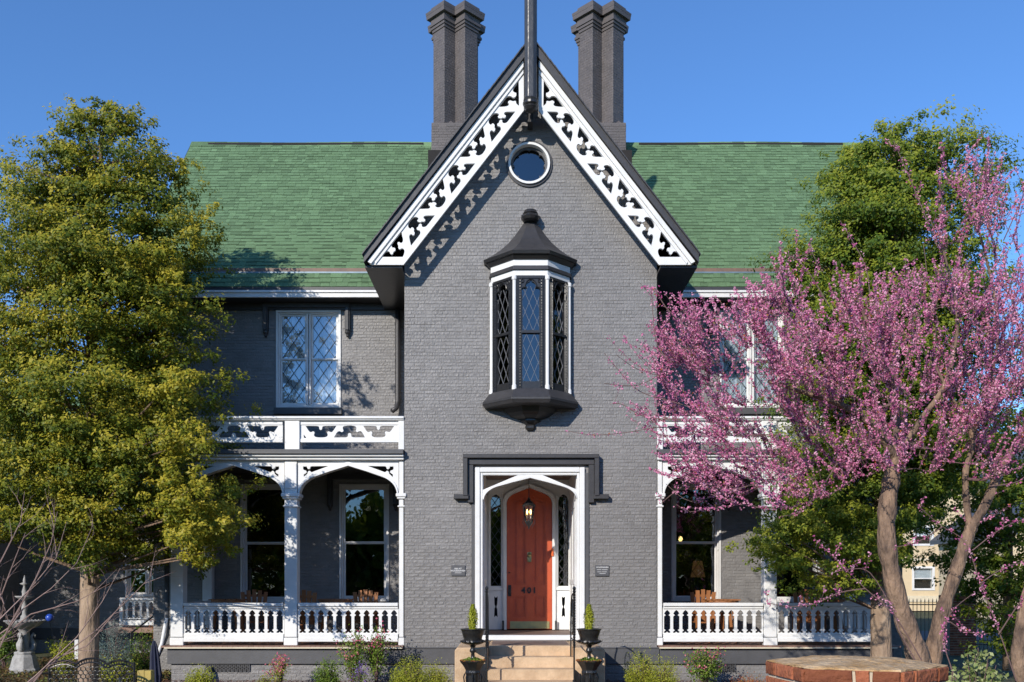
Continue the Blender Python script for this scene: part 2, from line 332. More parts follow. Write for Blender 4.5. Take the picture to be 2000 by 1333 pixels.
def shingles(name, p0, up, x0, x1, length, parent, expo=.143, single=None, tlim=None):
    up = Vector(up).normalized(); p0 = Vector(p0); nn = Vector((1, 0, 0)).cross(up).normalized(); mb = MB(); rows = int(length/expo)+1; cnt = 0
    rot = Matrix(((1, 0, 0), (0, up.y, nn.y), (0, up.z, nn.z)))
    for r in range(rows):
        x = x0-random.uniform(0, .25); rt = random.random()
        while x < x1:
            k = random.randrange(4); w = SHW[k]; xa = max(x, x0); xb = min(x+w-.004, x1); x += w
            if xb-xa < .04: continue
            o = p0+up*(r*expo)+nn*.002
            xm = (xa+xb)/2
            if tlim and not tlim(xm, r*expo): continue
            if single and cnt < 300 and xb-xa > w-.01 and single(xm, r):
                s = bpy.data.objects.new('shingle', random.choice(SHV[k])); COL.objects.link(s); s.parent = parent; cnt += 1
                s.matrix_local = Matrix.Translation(Vector((xm, o.y, o.z))) @ rot.to_4x4(); continue
            t = random.uniform(.007, .016); H = expo+.01
            q = [Vector((xa, o.y, o.z)), Vector((xb, o.y, o.z)), Vector((xb, o.y, o.z))+up*H, Vector((xa, o.y, o.z))+up*H]
            q += [q[0]+nn*t, q[1]+nn*t, q[2]+nn*.002, q[3]+nn*.002]
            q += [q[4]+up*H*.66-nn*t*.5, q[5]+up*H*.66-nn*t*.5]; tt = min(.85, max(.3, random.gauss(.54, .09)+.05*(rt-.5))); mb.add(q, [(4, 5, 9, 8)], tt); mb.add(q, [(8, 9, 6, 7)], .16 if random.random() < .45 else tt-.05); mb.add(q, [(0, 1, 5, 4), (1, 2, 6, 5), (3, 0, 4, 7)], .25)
    mb.build(name, shM, parent, kind='stuff')
up = (0, RY-EY, RZ-EZ); ln = math.hypot(RY-EY, RZ-EZ)
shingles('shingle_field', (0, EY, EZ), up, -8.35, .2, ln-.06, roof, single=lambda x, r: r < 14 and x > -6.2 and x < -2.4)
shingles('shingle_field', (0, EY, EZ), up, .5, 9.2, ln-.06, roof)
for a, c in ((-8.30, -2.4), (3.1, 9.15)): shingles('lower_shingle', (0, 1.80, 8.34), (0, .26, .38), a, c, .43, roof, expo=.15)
# ridge caps, copper edge, flashing
mb = MB(); x = -8.36
while x < 9.2:
    l = .30; dz = .012*math.sin(x*1.3)+.01; mb.prism([(RY-.14, RZ-.15+dz), (RY, RZ+.02+dz), (RY+.14, RZ-.15+dz), (RY+.14, RZ-.17+dz), (RY-.14, RZ-.17+dz)], x, x+l+.02, 'x', random.random()); x += l
mb.build('ridge_cap', shM, roof)
mb = MB(); mb.box(-7.9, -2.3, RY-.10, RY-.08, RZ-.09, RZ-.035).build('ridge_vent', inM, roof); mb = MB(); mb.box(3.3, 8.6, RY-.10, RY-.08, RZ-.09, RZ-.035); mb.build('ridge_vent', inM, roof)
for a, c in ((-8.33, -2.3), (3.0, 9.18)):
    MB().box(a, c, EY-.03, EY, EZ-.07, EZ+.012).build('drip_edge', copM, roof)
    MB().box(a, c, EY-.06, EY+.3, EZ-.13, EZ-.075).build('box_gutter', leadM, roof)
# rake boards at the two ends of the main roof
for xe in (-8.37, 9.18):
    MB().prism([(EY-.3, EZ-.46), (RY, RZ-.0), (RY+4.3, EZ-.3), (RY+4.3, EZ-.55), (RY, RZ-.26), (EY-.3, EZ-.7)], xe, xe+.04, 'x').build('rake_board', darkM, house)
# wing eaves: fascia + soffit + frieze shadow board
for a, c in ((-8.28, -2.5), (3.05, 9.12)):
    MB().box(a, c, 1.79, 1.84, 8.255, 8.335).build('eave_shadow_board', darkM, house)
    f_ = MB().box(a, c, 1.80, 1.85, 8.118, 8.25).box(a, c, 1.77, 1.798, 8.215, 8.262); f_.build('fascia', whiteM, house, bevel=.004)
    MB().box(a, c, 1.85, 2.3, 8.125, 8.16).build('soffit', darkM, house)
    MB().box(a if a < 0 else 2.83, c if a > 0 else -2.1, 2.24, 2.295, 7.98, 8.12).build('frieze_board', darkM, house)
# ---- front gable roof
rf = MB(); xl, xr = -2.80, 3.53
rf.prism([(xl, zr(xl)), (XA, zr(XA)), (xr, zr(xr)), (xr, zr(xr)-.17), (XA, zr(XA)-.20), (xl, zr(xl)-.17)], -.60, 7.2); gr = rf.build('gable_roof', darkM, house)
mb = MB()
for sg in (-1, 1):       # thin shingle edge proud of the black rake
    n_ = 36
    for k in range(n_):
        a = k/n_; c = (k+1)/n_; xa = XA+sg*3.19*a; xb = XA+sg*3.19*c; za = zr(xa)+.016; zb = zr(xb)+.006
        mb.prism([(xa, za-.02), (xb, zb-.014), (xb, zb+.014), (xa, za+.016)], -.64-random.uniform(0, .012), 7.0, t=random.random())
mb.build('edge_shingle', darkM, gr)
for sx, a, c in ((-1, -2.80, -2.1), (1, 2.83, 3.53)):
    MB().box(a, c, -.44, 2.29, 7.99, 8.03).build('gable_soffit', blackM, house)
    xo = a if sx < 0 else c; MB().box(min(xo, xo-sx*.04), max(xo, xo-sx*.04), -.44, 2.29, 8.031, 8.20).build('gable_eave_board', blackM, house)
# ---- bargeboards (traced rail + scroll pattern in metres)
YB = -.50
q1 = lambda p: (860+p[0]/8.887, 210+p[1]/8.887); q2 = lambda p: (720+p[0]/8.887, 400+p[1]/8.887); q3 = lambda p: (800+p[0]/3.92, p[1]/3.92)
A = [(1305, 72), (1210, 74), (1130, 76), (1103, 100), (1112, 130), (1138, 140), (1133, 172), (1105, 184), (1075, 176), (1062, 190), (1035, 190), (1003, 178), (998, 152), (1022, 140), (1012, 108), (960, 95), (900, 122), (852, 190), (834, 245), (850, 292), (885, 306), (902, 276), (930, 286), (945, 320), (935, 345), (955, 372), (946, 408), (920, 424), (902, 396), (870, 404), (854, 440), (872, 520), (890, 600), (960, 512), (1045, 405), (1055, 368), (1040, 332), (1010, 330), (988, 312), (988, 284), (1016, 272), (1026, 232), (1052, 214), (1078, 228), (1074, 258), (1098, 278), (1145, 270), (1172, 246), (1240, 156)]
SHARPA = (0, 32)
Bp = [(1630-x, 935-y) for x, y in A]
BOT = [(225, 909), (262, 842), (318, 806), (362, 816), (372, 846), (392, 868), (420, 858), (428, 818), (462, 802), (466, 764), (440, 744), (414, 752), (394, 712), (404, 672), (486, 568), (570, 470), (582, 545), (600, 606), (592, 650), (560, 672), (535, 650), (505, 650), (500, 684), (518, 712), (512, 752), (540, 782), (564, 758), (602, 762), (626, 800), (616, 860), (590, 909)]
TOP = [(835, 618), (810, 655), (786, 690), (800, 710), (818, 712), (816, 738), (794, 752), (772, 734), (742, 740), (712, 780), (680, 820), (720, 819), (752, 814), (764, 798), (750, 784), (768, 768), (790, 778), (814, 772), (816, 796), (838, 812)]
dk = (78.7, -101.4)
holesL = []
Apx = [q1(p) for p in A]; Bpx = [q1(p) for p in Bp]
cA = chaikin(Apx, SHARPA); cB = chaikin(Bpx, SHARPA)
A0 = (849.4-1006.8, 420.8-217.9)
for k in range(3): holesL.append([(x+A0[0]*(1-k/2), y+A0[1]*(1-k/2)) for x, y in cA])
for k in (0, 1): holesL.append([(x+A0[0]*(.5-k/2), y+A0[1]*(.5-k/2)) for x, y in cB])
holesL.append(chaikin([q2(p) for p in BOT], (0, 15, 30))); holesL.append(chaikin([q3(p) for p in TOP], (0, 10, 19)))
fv = lambda v, y: 1037-(y-80-v)/1.288
outL = [(fv(25, 514), 514), (724, 517.5), (788, 517.5), (1023, 216), (1023, 123)]
for side in (0, 1):
    f_ = (lambda p: p) if side == 0 else (lambda p: (2075-p[0], p[1]))
    cv = lambda L_: [(PX(f_(p)[0], YB), PZ(f_(p)[1], YB)) for p in L_]
    bb = put('bargeboard', cutout([cv(outL)]+[cv(h) for h in holesL], YB, YB+.05), whiteM, house, bevel=.006)
    for v0, v1, pr in ((22, 36, .05), (40, 47, .025)):
        L_ = [(fv(v0, 513), 513), (1022.5, 98+v0), (1022.5, 98+v1), (fv(v1, 517), 517)]
        c_ = cv(L_); MB().prism(c_, YB-pr, YB-.001).build('rake_moulding', whiteM, bb, bevel=.004)
# ---- pole finial at the apex
pc = (PX(1036.5, -.62), -.62); fin = MB().lathe([(.128, PZ(217, -.62)+.1), (.128, 14.6), (.05, 14.9)], (pc[0], pc[1], 0), 8, rot=R(22.5)).build('gable_post', poleM, house, bevel=.01)
MB().lathe([(.07, 8.80), (.10, 8.84), (.145, 8.9), (.15, 8.97), (.12, 9.0), (.155, 9.04), (.155, 9.1), (.13, 9.12), (.145, 9.16), (.145, 9.2), (.128, 9.22)], (pc[0], pc[1], 0-.0), 16).build('post_knob', blackM, fin) if 0 else None
zk = PZ(217, -.62)
MB().lathe([(.05, zk-.02), (.10, zk), (.135, zk+.05), (.12, zk+.08), (.15, zk+.11), (.15, zk+.15), (.13, zk+.17), (.14, zk+.2), (.131, zk+.22)], (pc[0], pc[1], 0), 16).build('post_knob', blackM, fin)
fin.data.transform(Matrix.Translation((0, 0, 0)))
MB().box(pc[0]-.05, pc[0]+.05, -.34, -.02, PZ(255), zk+.3).build('post_bracket', darkM, fin)
# ---- round window
rw = MB(); n = 48
rwo = put('round_window', cutout([ring(RW[0], RW[1], .452), ring(RW[0], RW[1], .395)], -.035, .02), darkM, house)
put('window_frame', cutout([ring(RW[0], RW[1], .405), ring(RW[0], RW[1], .362)], -.075, .06), whiteM, rwo, bevel=.008)
cus = []
for k in range(96):
    a = 2*math.pi*k/96; c = abs(math.cos(a*4)); cus.append((RW[0]+(.285+.035*c**.3)*math.cos(a+.39), RW[1]+(.285+.035*c**.3)*math.sin(a+.39)))
put('tracery', cutout([ring(RW[0], RW[1], .37), cus], .05, .10), slateM, rwo)
put('pane', cutout([ring(RW[0], RW[1], .37)], .12, .13), glassD, rwo)
# ---- sash windows
def lattice(x0, x1, z0, z1, dw, dh, Y, w, ox=0, oz=0):
    mb = MB()
    for sg in (-1, 1):
        for k in range(-60, 61):
            # x/dw*2 + sg*z/dh*2 = 2k  -> z = z0c + sg*(k*dw - (x-x0))*dh/dw
            pts = []
            f_ = lambda x: z0+oz+sg*(k*dw-(x-x0-ox))*dh/dw
            xs = [x0, x1]
            for zz in (z0, z1): xs.append(x0+ox+k*dw-sg*(zz-z0-oz)*dw/dh)
            for x in xs:
                z = f_(x)
                if x0-1e-6 <= x <= x1+1e-6 and z0-1e-6 <= z <= z1+1e-6: pts.append((x, z))
            pts.sort()
            if len(pts) > 1 and math.dist(pts[0], pts[-1]) > .03: mb.bar((pts[0][0], Y, pts[0][1]), (pts[-1][0], Y, pts[-1][1]), w, .01)
    return mb
def frame4(x0, x1, z0, z1, w, y0, y1, wb=None):
    wb = wb or w; return MB().box(x0, x0+w, y0, y1, z0, z1).box(x1-w, x1, y0, y1, z0, z1).box(x0+w, x1-w, y0+.001, y1, z1-w, z1).box(x0+w, x1-w, y0+.001, y1, z0, z0+wb)
def sash_window(w, Y, parent, double=False, white=whiteM, g=glassD, lat=True, lead=darkM, label=None, dw=.235, dh=.33):
    x0, x1, z0, z1 = w; wn = frame4(x0, x1, z0, z1, .045, Y-.03, Y+.12).build('window', white, parent, bevel=.004, label=label)
    frame4(x0+.046, x1-.046, z0+.046, z1-.046, .03, Y+.02, Y+.12).build('window_frame', white, wn, bevel=.003)
    xs = [(x0+.076, x1-.076)]
    if double:
        xm = (x0+x1)/2; MB().box(xm-.05, xm-.008, Y-.01, Y+.12, z0+.077, z1-.077).box(xm+.008, xm+.05, Y-.01, Y+.12, z0+.077, z1-.077).build('mullion', white, wn, bevel=.003); xs = [(x0+.076, xm-.05), (xm+.05, x1-.076)]
    zm = z0+(z1-z0)*.50
    for a, c in xs:
        for zz0, zz1, yy in ((z0+.078, zm+.02, Y+.085), (zm-.0, z1-.078, Y+.05)):
            frame4(a+.002, c-.002, zz0, zz1, .045 if not double else .04, yy, yy+.034, wb=.045 if zz0 < zm-.05 else .032).build('sash', white, wn, bevel=.002)
            MB().box(a+.04, c-.04, yy+.012, yy+.016, zz0+.03, zz1-.03).build('pane', g, wn)
            if lat: lattice(a+.045, c-.045, zz0+.045, zz1-.04, dw, dh, yy+(.004 if double else .024), .013 if double else .011, ox=random.uniform(-.02, .02)).build('leading', lead, wn)
    return wn
w1 = sash_window(WUL, 2.3, house, True, g=glassM); w2 = sash_window(WUR, 2.3, house, True, g=glassM)
for w in (WA, WB, WBR, WAR): sash_window(w, 2.3, house, white=whiteO, lead=darkM, dw=.25, dh=.36)
for w, wn in ((WUL, w1), (WUR, w2)):
    mb = MB(); n = 40
    for k in range(n):
        xa = w[0]+.05+(w[1]-w[0]-.1)*k/n; xb = w[0]+.05+(w[1]-w[0]-.1)*(k+1)/n; ya = 2.455+.02*math.sin(k*2.1); yb = 2.455+.02*math.sin((k+1)*2.1)
        mb.add([(xa, ya, w[2]+.05), (xb, yb, w[2]+.05), (xb, yb, w[3]), (xa, ya, w[3])], [(0, 1, 2, 3)])
    mb.build('curtain', curtM, wn)
def hood(x0, x1, zt, drop, Y, parent, m=darkM, w=.11, pendant=True):
    mb = MB().box(x0-w, x1+w, Y-.12, Y-.002, zt, zt+w).box(x0-w-.02, x1+w+.02, Y-.15, Y-.002, zt+w+.001, zt+w+.04)
    for a in (x0-w, x1): mb.box(a, a+w, Y-.119, Y-.002, zt-drop, zt-.001); mb.box(a+.025, a+w-.025, Y-.15, Y-.121, zt-drop, zt-.001)
    if pendant:
        for a in (x0-w, x1): mb.lathe([(.005, -.15), (.035, -.12), (.03, -.09), (.06, -.05), (.062, -.001)], (a+w/2, Y-.066, zt-drop), 8)
    return mb.build('hood_mould', m, parent, bevel=.004)
for w in (WUL, WUR): hood(w[0]-.16, w[1]+.10, w[3]+.04, .50, 2.3, house); MB().box(w[0]-.03, w[1]+.03, 2.2, 2.31, w[2]-.155, w[2]-.01).build('sill', slateM, house, bevel=.006)
for w in (WA, WB, WAR, WBR): hood(w[0]-.14, w[1]+.10, w[3]+.10, .55, 2.3, house); MB().box(w[0]-.04, w[1]+.04, 2.2, 2.31, w[2]-.09, w[2]-.005).build('sill', slateM, house, bevel=.006)
# lamp seen inside the right lower window
# ---- chimneys
def chimney(cx):
    cy = 5.70; zb = PZ(237, 5.12); c = MB().box(cx-.58, cx+.58, cy-.56, cy+.56, 11.0, zb-.03).build('chimney', chimM, house)
    mb = MB(); brickface(mb, (cx-.58, cy-.56, 11.0), (1, 0, 0), (0, -1, 0), 1.16, zb-.06-11.0); brickface(mb, (cx-.58, cy+.56, 11.0), (0, -1, 0), (-1, 0, 0), 1.12, zb-.06-11.0); brickface(mb, (cx+.58, cy-.56, 11.0), (0, 1, 0), (1, 0, 0), 1.12, zb-.06-11.0)
    mb.build('brick_field', chimM, c, kind='stuff')
    for dy in (-.27, .27):
        for dx in (-.257, .257):
            x, y = cx+dx, cy+dy; r = .30; zt = PZ(66, 5.43)
            s = MB().lathe([(r, zb-.02), (r, zt)], (x, y, 0), 4).build('chimney_shaft', chimM, c)
            mb = MB(); w = r*math.sqrt(2)
            for k in (2, 3, 1, 0):
                a0 = math.pi/2*k; a1 = a0+math.pi/2; p0 = Vector((x+r*math.cos(a0), y+r*math.sin(a0), zb)); p1 = Vector((x+r*math.cos(a1), y+r*math.sin(a1), zb))
                nn = ((p0+p1)/2-Vector((x, y, zb))).normalized(); brickface(mb, p0, p1-p0, nn, w, zt-zb, amp=.5)
            mb.build('brick_field', chimM, s, kind='stuff')
            # broach at the foot
            MB().lathe([(.01, .30), (.34, -.03)][::-1], (x, y-.0, zb), 4, rot=R(45)).build('broach', chimM, s)
            rings = [(.33, .00, .07), (.365, .073, .14), (.40, .143, .21), (.37, .213, .33), (.475, .333, .43), (.49, .433, .50), (.36, .503, .63)]
            for q, (rr, a, e) in enumerate(rings): MB().lathe([(rr, zt+a), (rr+(.012 if q in (4, 5) else 0), zt+e)], (x, y, 0), 4).build('cap_course', chimM, s)
chimney(-1.44); chimney(2.28)
# ---- oriel window
def oct_(hw, yf, ys, cx=.357):  # plan of the half octagon: wall, side, front, front, side, wall
    d = ys-yf; return [(cx-hw-d, .0), (cx-hw-d, ys), (cx-hw, yf), (cx+hw, yf), (cx+hw+d, ys), (cx+hw+d, .0)]
def octlayer(mb, z0, p0, z1, p1):
    n = len(p0); vs = [(x, y, z0) for x, y in p0]+[(x, y, z1) for x, y in p1]
    mb.add(vs, [tuple(range(n))[::-1], tuple(range(n, 2*n))]+[(i, (i+1) % n, (i+1) % n+n, i+n) for i in range(n)])
base = oct_(.313, -.55, -.11); ori = MB(); octlayer(ori, 5.60, oct_(.25, -.47, -.09), 5.68, oct_(.25, -.47, -.09)); oriel = ori.build('oriel_window', blackM, house)
zt = 7.80
mb = MB(); prof = [(0, 8.235), (.05, 8.262), (.16, 8.33), (.30, 8.44), (.44, 8.58), (.56, 8.74), (.66, 8.90), (.72, 8.99)]
for i in range(len(prof)-1):
    def sc(t): return oct_(.355*(1-t)+.02*t, -.70*(1-t)-.06*t, -.155*(1-t)-.045*t)
    octlayer(mb, prof[i][1], sc(prof[i][0]/.8), prof[i+1][1], sc(prof[i+1][0]/.8))
mb.build('oriel_roof', darkM, oriel)
m_ = MB(); octlayer(m_, 8.10, oct_(.325, -.60, -.13), 8.17, oct_(.345, -.66, -.145)); octlayer(m_, 8.171, oct_(.355, -.69, -.15), 8.233, oct_(.36, -.705, -.155)); m_.build('cornice', blackM, oriel, bevel=.004)
m_ = MB(); octlayer(m_, 7.985, oct_(.32, -.57, -.12), 8.099, oct_(.32, -.57, -.12)); octlayer(m_, zt, oct_(.318, -.56, -.115), 7.905, oct_(.318, -.56, -.115)); m_.build('frieze', whiteM, oriel, bevel=.004)
m_ = MB(); octlayer(m_, 7.906, oct_(.332, -.60, -.13), 7.984, oct_(.325, -.58, -.125)); m_.build('string_course', darkM, oriel, bevel=.004)
m_ = MB(); octlayer(m_, 5.37, oct_(.35, -.68, -.15), 5.43, oct_(.362, -.72, -.16)); octlayer(m_, 5.431, oct_(.365, -.725, -.16), 5.475, oct_(.365, -.725, -.16)); octlayer(m_, 5.476, oct_(.362, -.72, -.16), 5.66, oct_(.318, -.585, -.12)); m_.build('oriel_sill', darkM, oriel, bevel=.004)
m_ = MB()
cprof = [(.25*T_+.04, -T_*.75, -.04, z_) for T_, z_ in ((.52, 5.369), (.50, 5.34), (.46, 5.28), (.38, 5.22), (.27, 5.175), (.20, 5.16), (.20, 5.13), (.14, 5.10), (.085, 5.06), (.10, 5.03), (.10, 5.0), (.062, 4.95))]
for (a, b1, c1, z1), (d, e, f1, z2) in zip(cprof, cprof[1:]): octlayer(m_, z2, oct_(d, e, f1), z1, oct_(a, b1, c1))
m_.build('corbel', blackM, oriel)
k = MB().lathe([(.10, 8.98), (.16, 9.0), (.185, 9.05), (.15, 9.10), (.13, 9.11), (.15, 9.13), (.12, 9.19), (.07, 9.21)], (.357, -.14, 0), 12)
for q in range(7): a = 2*math.pi*q/7; k.lathe([(.01, -.05), (.05, -.02), (.055, .02), (.01, .05)], (.357+.14*math.cos(a), -.14+.12*math.sin(a), 9.06), 6)
k.build('roof_finial', blackM, oriel)
cx = .357; corners = [(cx-.313-.44, -.11), (cx-.313, -.55), (cx+.313, -.55), (cx+.313+.44, -.11)]
for (x, y) in corners: MB().lathe([(.05, 5.64), (.045, 5.72), (.034, 5.74), (.034, zt-.09), (.05, zt-.07), (.05, zt-.03), (.04, zt)], (x, y, 0), 8).build('oriel_column', whiteM, oriel)
def facet(p0, p1, wide):
    """one glazed side of the oriel; built flat in XZ then turned"""
    p0 = Vector((*p0, 0)); p1 = Vector((*p1, 0)); Wd = (p1-p0).length; ang = math.atan2(p1.y-p0.y, p1.x-p0.x); M = Matrix.Translation(p0) @ Matrix.Rotation(ang, 4, 'Z')
    z0 = 5.64; z1 = zt; a = .04; b_ = Wd-.04; inn0 = a+.115; inn1 = b_-.115; xm = (a+b_)/2; zm = 6.74
    def trefoil():
        r = (inn1-inn0)/2; pts = [(inn0+.0, zm+.02), (inn1, zm+.02)]; zs = z1-.37
        pts += [(inn1, zs-.03), (inn1+.025, zs+.0)]
        for t in range(-50, 120, 20): pts.append((xm+r*.72+r*.52*math.cos(R(t)), zs+.06+r*.48*math.sin(R(t))))
        for t in range(0, 181, 15):
            pts.append((xm+r*.62*math.cos(R(t)), zs+.16+.10*abs(math.sin(R(t)))+(.035 if t == 90 else 0)))
        for t in range(60, 231, 20): pts.append((xm-r*.72+r*.52*math.cos(R(t)), zs+.06+r*.48*math.sin(R(t))))
        pts += [(inn0-.025, zs), (inn0, zs-.03)]; return pts
    fr = cutout([[(a, z0), (b_, z0), (b_, z1), (a, z1)], trefoil(), [(inn0, z0+.16), (inn1, z0+.16), (inn1, zm-.03), (inn0, zm-.03)]], -.0, .05); fr.transform(M)
    sash = put('oriel_sash', fr, blackM, oriel, bevel=.008)
    mb = MB()
    for xx in (a+.01, a+.045, a+.085, b_-.02, b_-.055, b_-.095):
        mb.lathe([(.011, z0+.02), (.011, z1-.03)], (xx+.005, -.012, 0), 6)
    for k_ in range(38):
        zz = z0+.08+k_*(z1-z0-.12)/38
        for xx in (a+.066, b_-.074): mb.lathe([(.004, -.02), (.014, -.008), (.014, .008), (.004, .02)], (xx+.005, -.008, zz), 5)
    mb.box(a, b_, -.02, -.001, z1-.05, z1-.02); mb.box(inn0-.03, inn1+.03, -.03, -.001, zm-.03, zm+.02)
    r = (inn1-inn0)/2; zs = z1-.37
    def arc(cx_, cz_, rx, rz, t0, t1): mb.tube([(cx_+rx*math.cos(R(t)), -.012, cz_+rz*math.sin(R(t))) for t in range(t0, t1+1, 12)], .010, 5)
    arc(xm, zs+.155, r*.70, .145, 5, 175); arc(xm+r*.72, zs+.06, r*.62, r*.58, -60, 110); arc(xm-r*.72, zs+.06, r*.62, r*.58, 70, 240)
    for sx in (-1, 1): arc(xm+sx*r*1.05, zs+.27, .03, .03, 0, 360)
    me = mb.mesh('carved_moulding'); me.transform(M); put('carved_moulding', me, blackM, sash)
    me = MB().box(a+.02, b_-.02, .03, .035, z0+.02, z1-.02).mesh('pane'); me.transform(M); put('pane', me, glassD, sash)
    mb = MB(); l1 = lattice(inn0, inn1, z0+.16, zm-.03, .15, .36, .022, .0045); l2 = lattice(inn0, inn1, zm+.02, z1-.20, .15, .36, .022, .0045, ox=.05)
    me = l1.mesh('leading'); me.transform(M); put('leading', me, leadL, sash); me = l2.mesh('leading'); me.transform(M); put('leading', me, leadL, sash)
for i in range(3): facet(corners[i], corners[i+1], i == 1)
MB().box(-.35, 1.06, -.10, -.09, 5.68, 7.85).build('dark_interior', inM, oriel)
# ---- porches
ARN = [(1, 0), (.985, .13), (.955, .25), (.915, .35), (.86, .44), (.79, .53), (.70, .60), (.60, .66), (.37, .80), (.18, .90), (0, 1)]
def tudor(xc, hw, zs, za): return [(xc-hw*u, zs+(za-zs)*v) for u, v in ARN]+[(xc+hw*u, zs+(za-zs)*v) for u, v in ARN[::-1][1:]]
z5 = lambda p: (PX(560+p[0]/8.333), PZ(880+p[1]/8.333)); z3 = lambda p: (PX(580+p[0]/9.09), PZ(800+p[1]/9.09))
def porch(sd):
    mx = (lambda x: x) if sd < 0 else (lambda x: .73-x)
    def bx(mb, x0, x1, *a): q = sorted((mx(x0), mx(x1))); return mb.box(q[0], q[1], *a)
    FL = .76
    pb = MB(); bx(pb, -2.15, -6.72, -.04, .05, .40, .705); bx(pb, -6.72, -6.60, .051, 2.3, .40, .705); pr = pb.build('porch', slateM, house, bevel=.005)
    x = -2.12
    while x > -6.78:
        q = sorted((mx(x), mx(x-.096))); MB().box(q[0], q[1], -.115+random.uniform(-.003, .003), 2.29, FL-.035, FL+random.uniform(-.001, .001), random.random()).build('floor_board', deckM, pr); x -= .1
    bx(MB(), -2.13, -6.75, -.122, -.10, .706, FL-.028).build('floor_nosing', creamT, pr)
    # foundation
    f_ = MB(); bx(f_, -2.1, -6.66, .02, .3, 0, .40); fo = f_.build('foundation', brickM, pr)
    mb = MB(); q = sorted((mx(-2.1), mx(-6.66))); vx = sorted((mx(PX(402)), mx(PX(487)))) if sd < 0 else (PX(1393), PX(1436))
    brickface(mb, (q[0], .02, .0), (1, 0, 0), (0, -1, 0), q[1]-q[0], .40, keep=lambda a, z, hw: not (vx[0]-.02 < q[0]+a < vx[1]+.02 and z > .24)); mb.build('brick_field', brickM, fo, kind='stuff')
    vt = MB().box(vx[0], vx[1], -.0, .012, .25, .395).build('foundation_vent', inM, pr); lattice(vx[0], vx[1], .25, .395, .08, .055, -.006, .012).build('vent_lattice', slateM, vt); frame4(vx[0]-.01, vx[1]+.01, .245, .398, .014, -.012, .0).build('vent_frame', slateM, vt)
    # columns
    def column(x0, x1, zt_=PZ(900), half=False):
        q = sorted((mx(x0), mx(x1))); a, c_ = q; y1 = .26
        co = MB().box(a+.012, c_-.012, .012, y1, FL+.16, zt_).box(a, c_, .0, y1+.012, FL+.0, FL+.15).build('column', whiteM, pr, bevel=.01)
        zc = PZ(964)
        MB().box(a-.045, c_+.045, -.045, y1+.05, zc-.07, zc).box(a-.025, c_+.025, -.025, y1+.03, zc-.11, zc-.071).box(a-.015, c_+.015, -.015, y1+.02, zc-.27, zc-.235).build('capital', whiteM, co, bevel=.012)
        if not half: MB().box(a+.02, c_-.02, -.006, .011, zc+.1, zt_-.06).build('column_panel', whiteM, co, bevel=.005)
    column(-2.105, -2.22, half=True); column(-4.19, -4.46); column(-6.42, -6.69)
    for (a, c_) in ((-6.55, -6.76),): q = sorted((mx(a), mx(c_))); MB().box(q[0], q[1], 2.12, 2.295, FL, 4.4).build('pilaster', whiteM, pr, bevel=.01)
    # arch panels
    XH = [(258, 258), (318, 258), (326, 285), (345, 303), (368, 296), (378, 262), (400, 254), (680, 250), (540, 300), (400, 352), (382, 345), (372, 330), (350, 330), (335, 352), (330, 375), (270, 430), (268, 388), (296, 372), (318, 350), (304, 325), (272, 315), (258, 300)]
    for sh in (0, -2.24):
        x0, x1 = -4.19, -2.22; xc = (x0+x1)/2; T = lambda L_: [(mx(p[0]+sh), p[1]) for p in L_]
        ar = tudor(xc, (x1-x0)/2-.03, PZ(964), PZ(909.5))
        out = [(x0, PZ(964))]+ar+[(x1, PZ(964)), (x1, PZ(899.5)), (x0, PZ(899.5))]
        hl = [z5(p) for p in XH]; hl = [(p[0]+(x0+4.19), p[1]) for p in hl]; hr = [(2*xc-p[0], p[1]) for p in hl]
        ap = put('arch_panel', cutout([T(out), T(hl), T(hr)], .04, .10), whiteM, pr, bevel=.006)
        rib = ar; i2 = tudor(xc, (x1-x0)/2-.03+.02, PZ(964), PZ(909.5)+.055)
        i2 = [(min(max(p[0], x0+.005), x1-.005), p[1]+.025) for p in i2]
        rb = put('arch_rib', cutout([T(ar+[(p[0], min(p[1], PZ(899.5)-.02)) for p in i2[::-1]])], .015, .039), whiteM, ap, bevel=.008)
        put('arch_soffit', cutout([T([(p[0], p[1]) for p in ar]+[(p[0]*1.0, p[1]+.015) for p in ar[::-1]])], .101, .22), whiteM, ap)
    # entablature, roof edge
    e = MB(); bx(e, -2.105, -6.70, .005, .25, PZ(899.3), PZ(893)); bx(e, -2.105, -6.74, -.06, .28, PZ(898.5, -.06), PZ(893.2, -.06)); bx(e, -2.105, -6.80, -.12, .30, PZ(892, -.12), PZ(887, -.12)); e.build('cornice', whiteM, pr, bevel=.012)
    e = MB(); bx(e, -2.105, -6.86, -.17, 2.29, PZ(886.5, -.17), PZ(881, -.17)); bx(e, -2.105, -6.82, -.13, 2.29, PZ(881, -.17)+.001, PZ(877, -.17)); e.build('porch_roof', slateM, pr, bevel=.006)
    e = MB(); bx(e, -2.11, -6.66, .27, 2.28, PZ(899), PZ(897)); e.build('porch_ceiling', darkM, pr)
    # upper balustrade
    H1 = [(142, 285), (250, 285), (362, 287), (384, 305), (386, 340), (410, 362), (436, 345), (438, 305), (462, 287), (580, 285), (692, 285), (625, 390), (592, 400), (548, 378), (524, 402), (540, 440), (528, 476), (470, 492), (355, 492), (302, 476), (288, 440), (306, 404), (280, 378), (240, 400), (206, 388)]
    H2 = [(812, 290), (925, 276), (1036, 290), (1052, 330), (1034, 372), (1062, 402), (1098, 376), (1140, 382), (1202, 492), (1085, 492), (972, 490), (956, 468), (955, 425), (926, 408), (898, 425), (896, 468), (882, 490), (770, 492), (648, 492), (706, 388), (752, 376), (790, 402), (822, 372), (800, 330)]
    tri = [(108, 436), (158, 500), (112, 502)]
    zb0, zb1 = PZ(864), PZ(822)
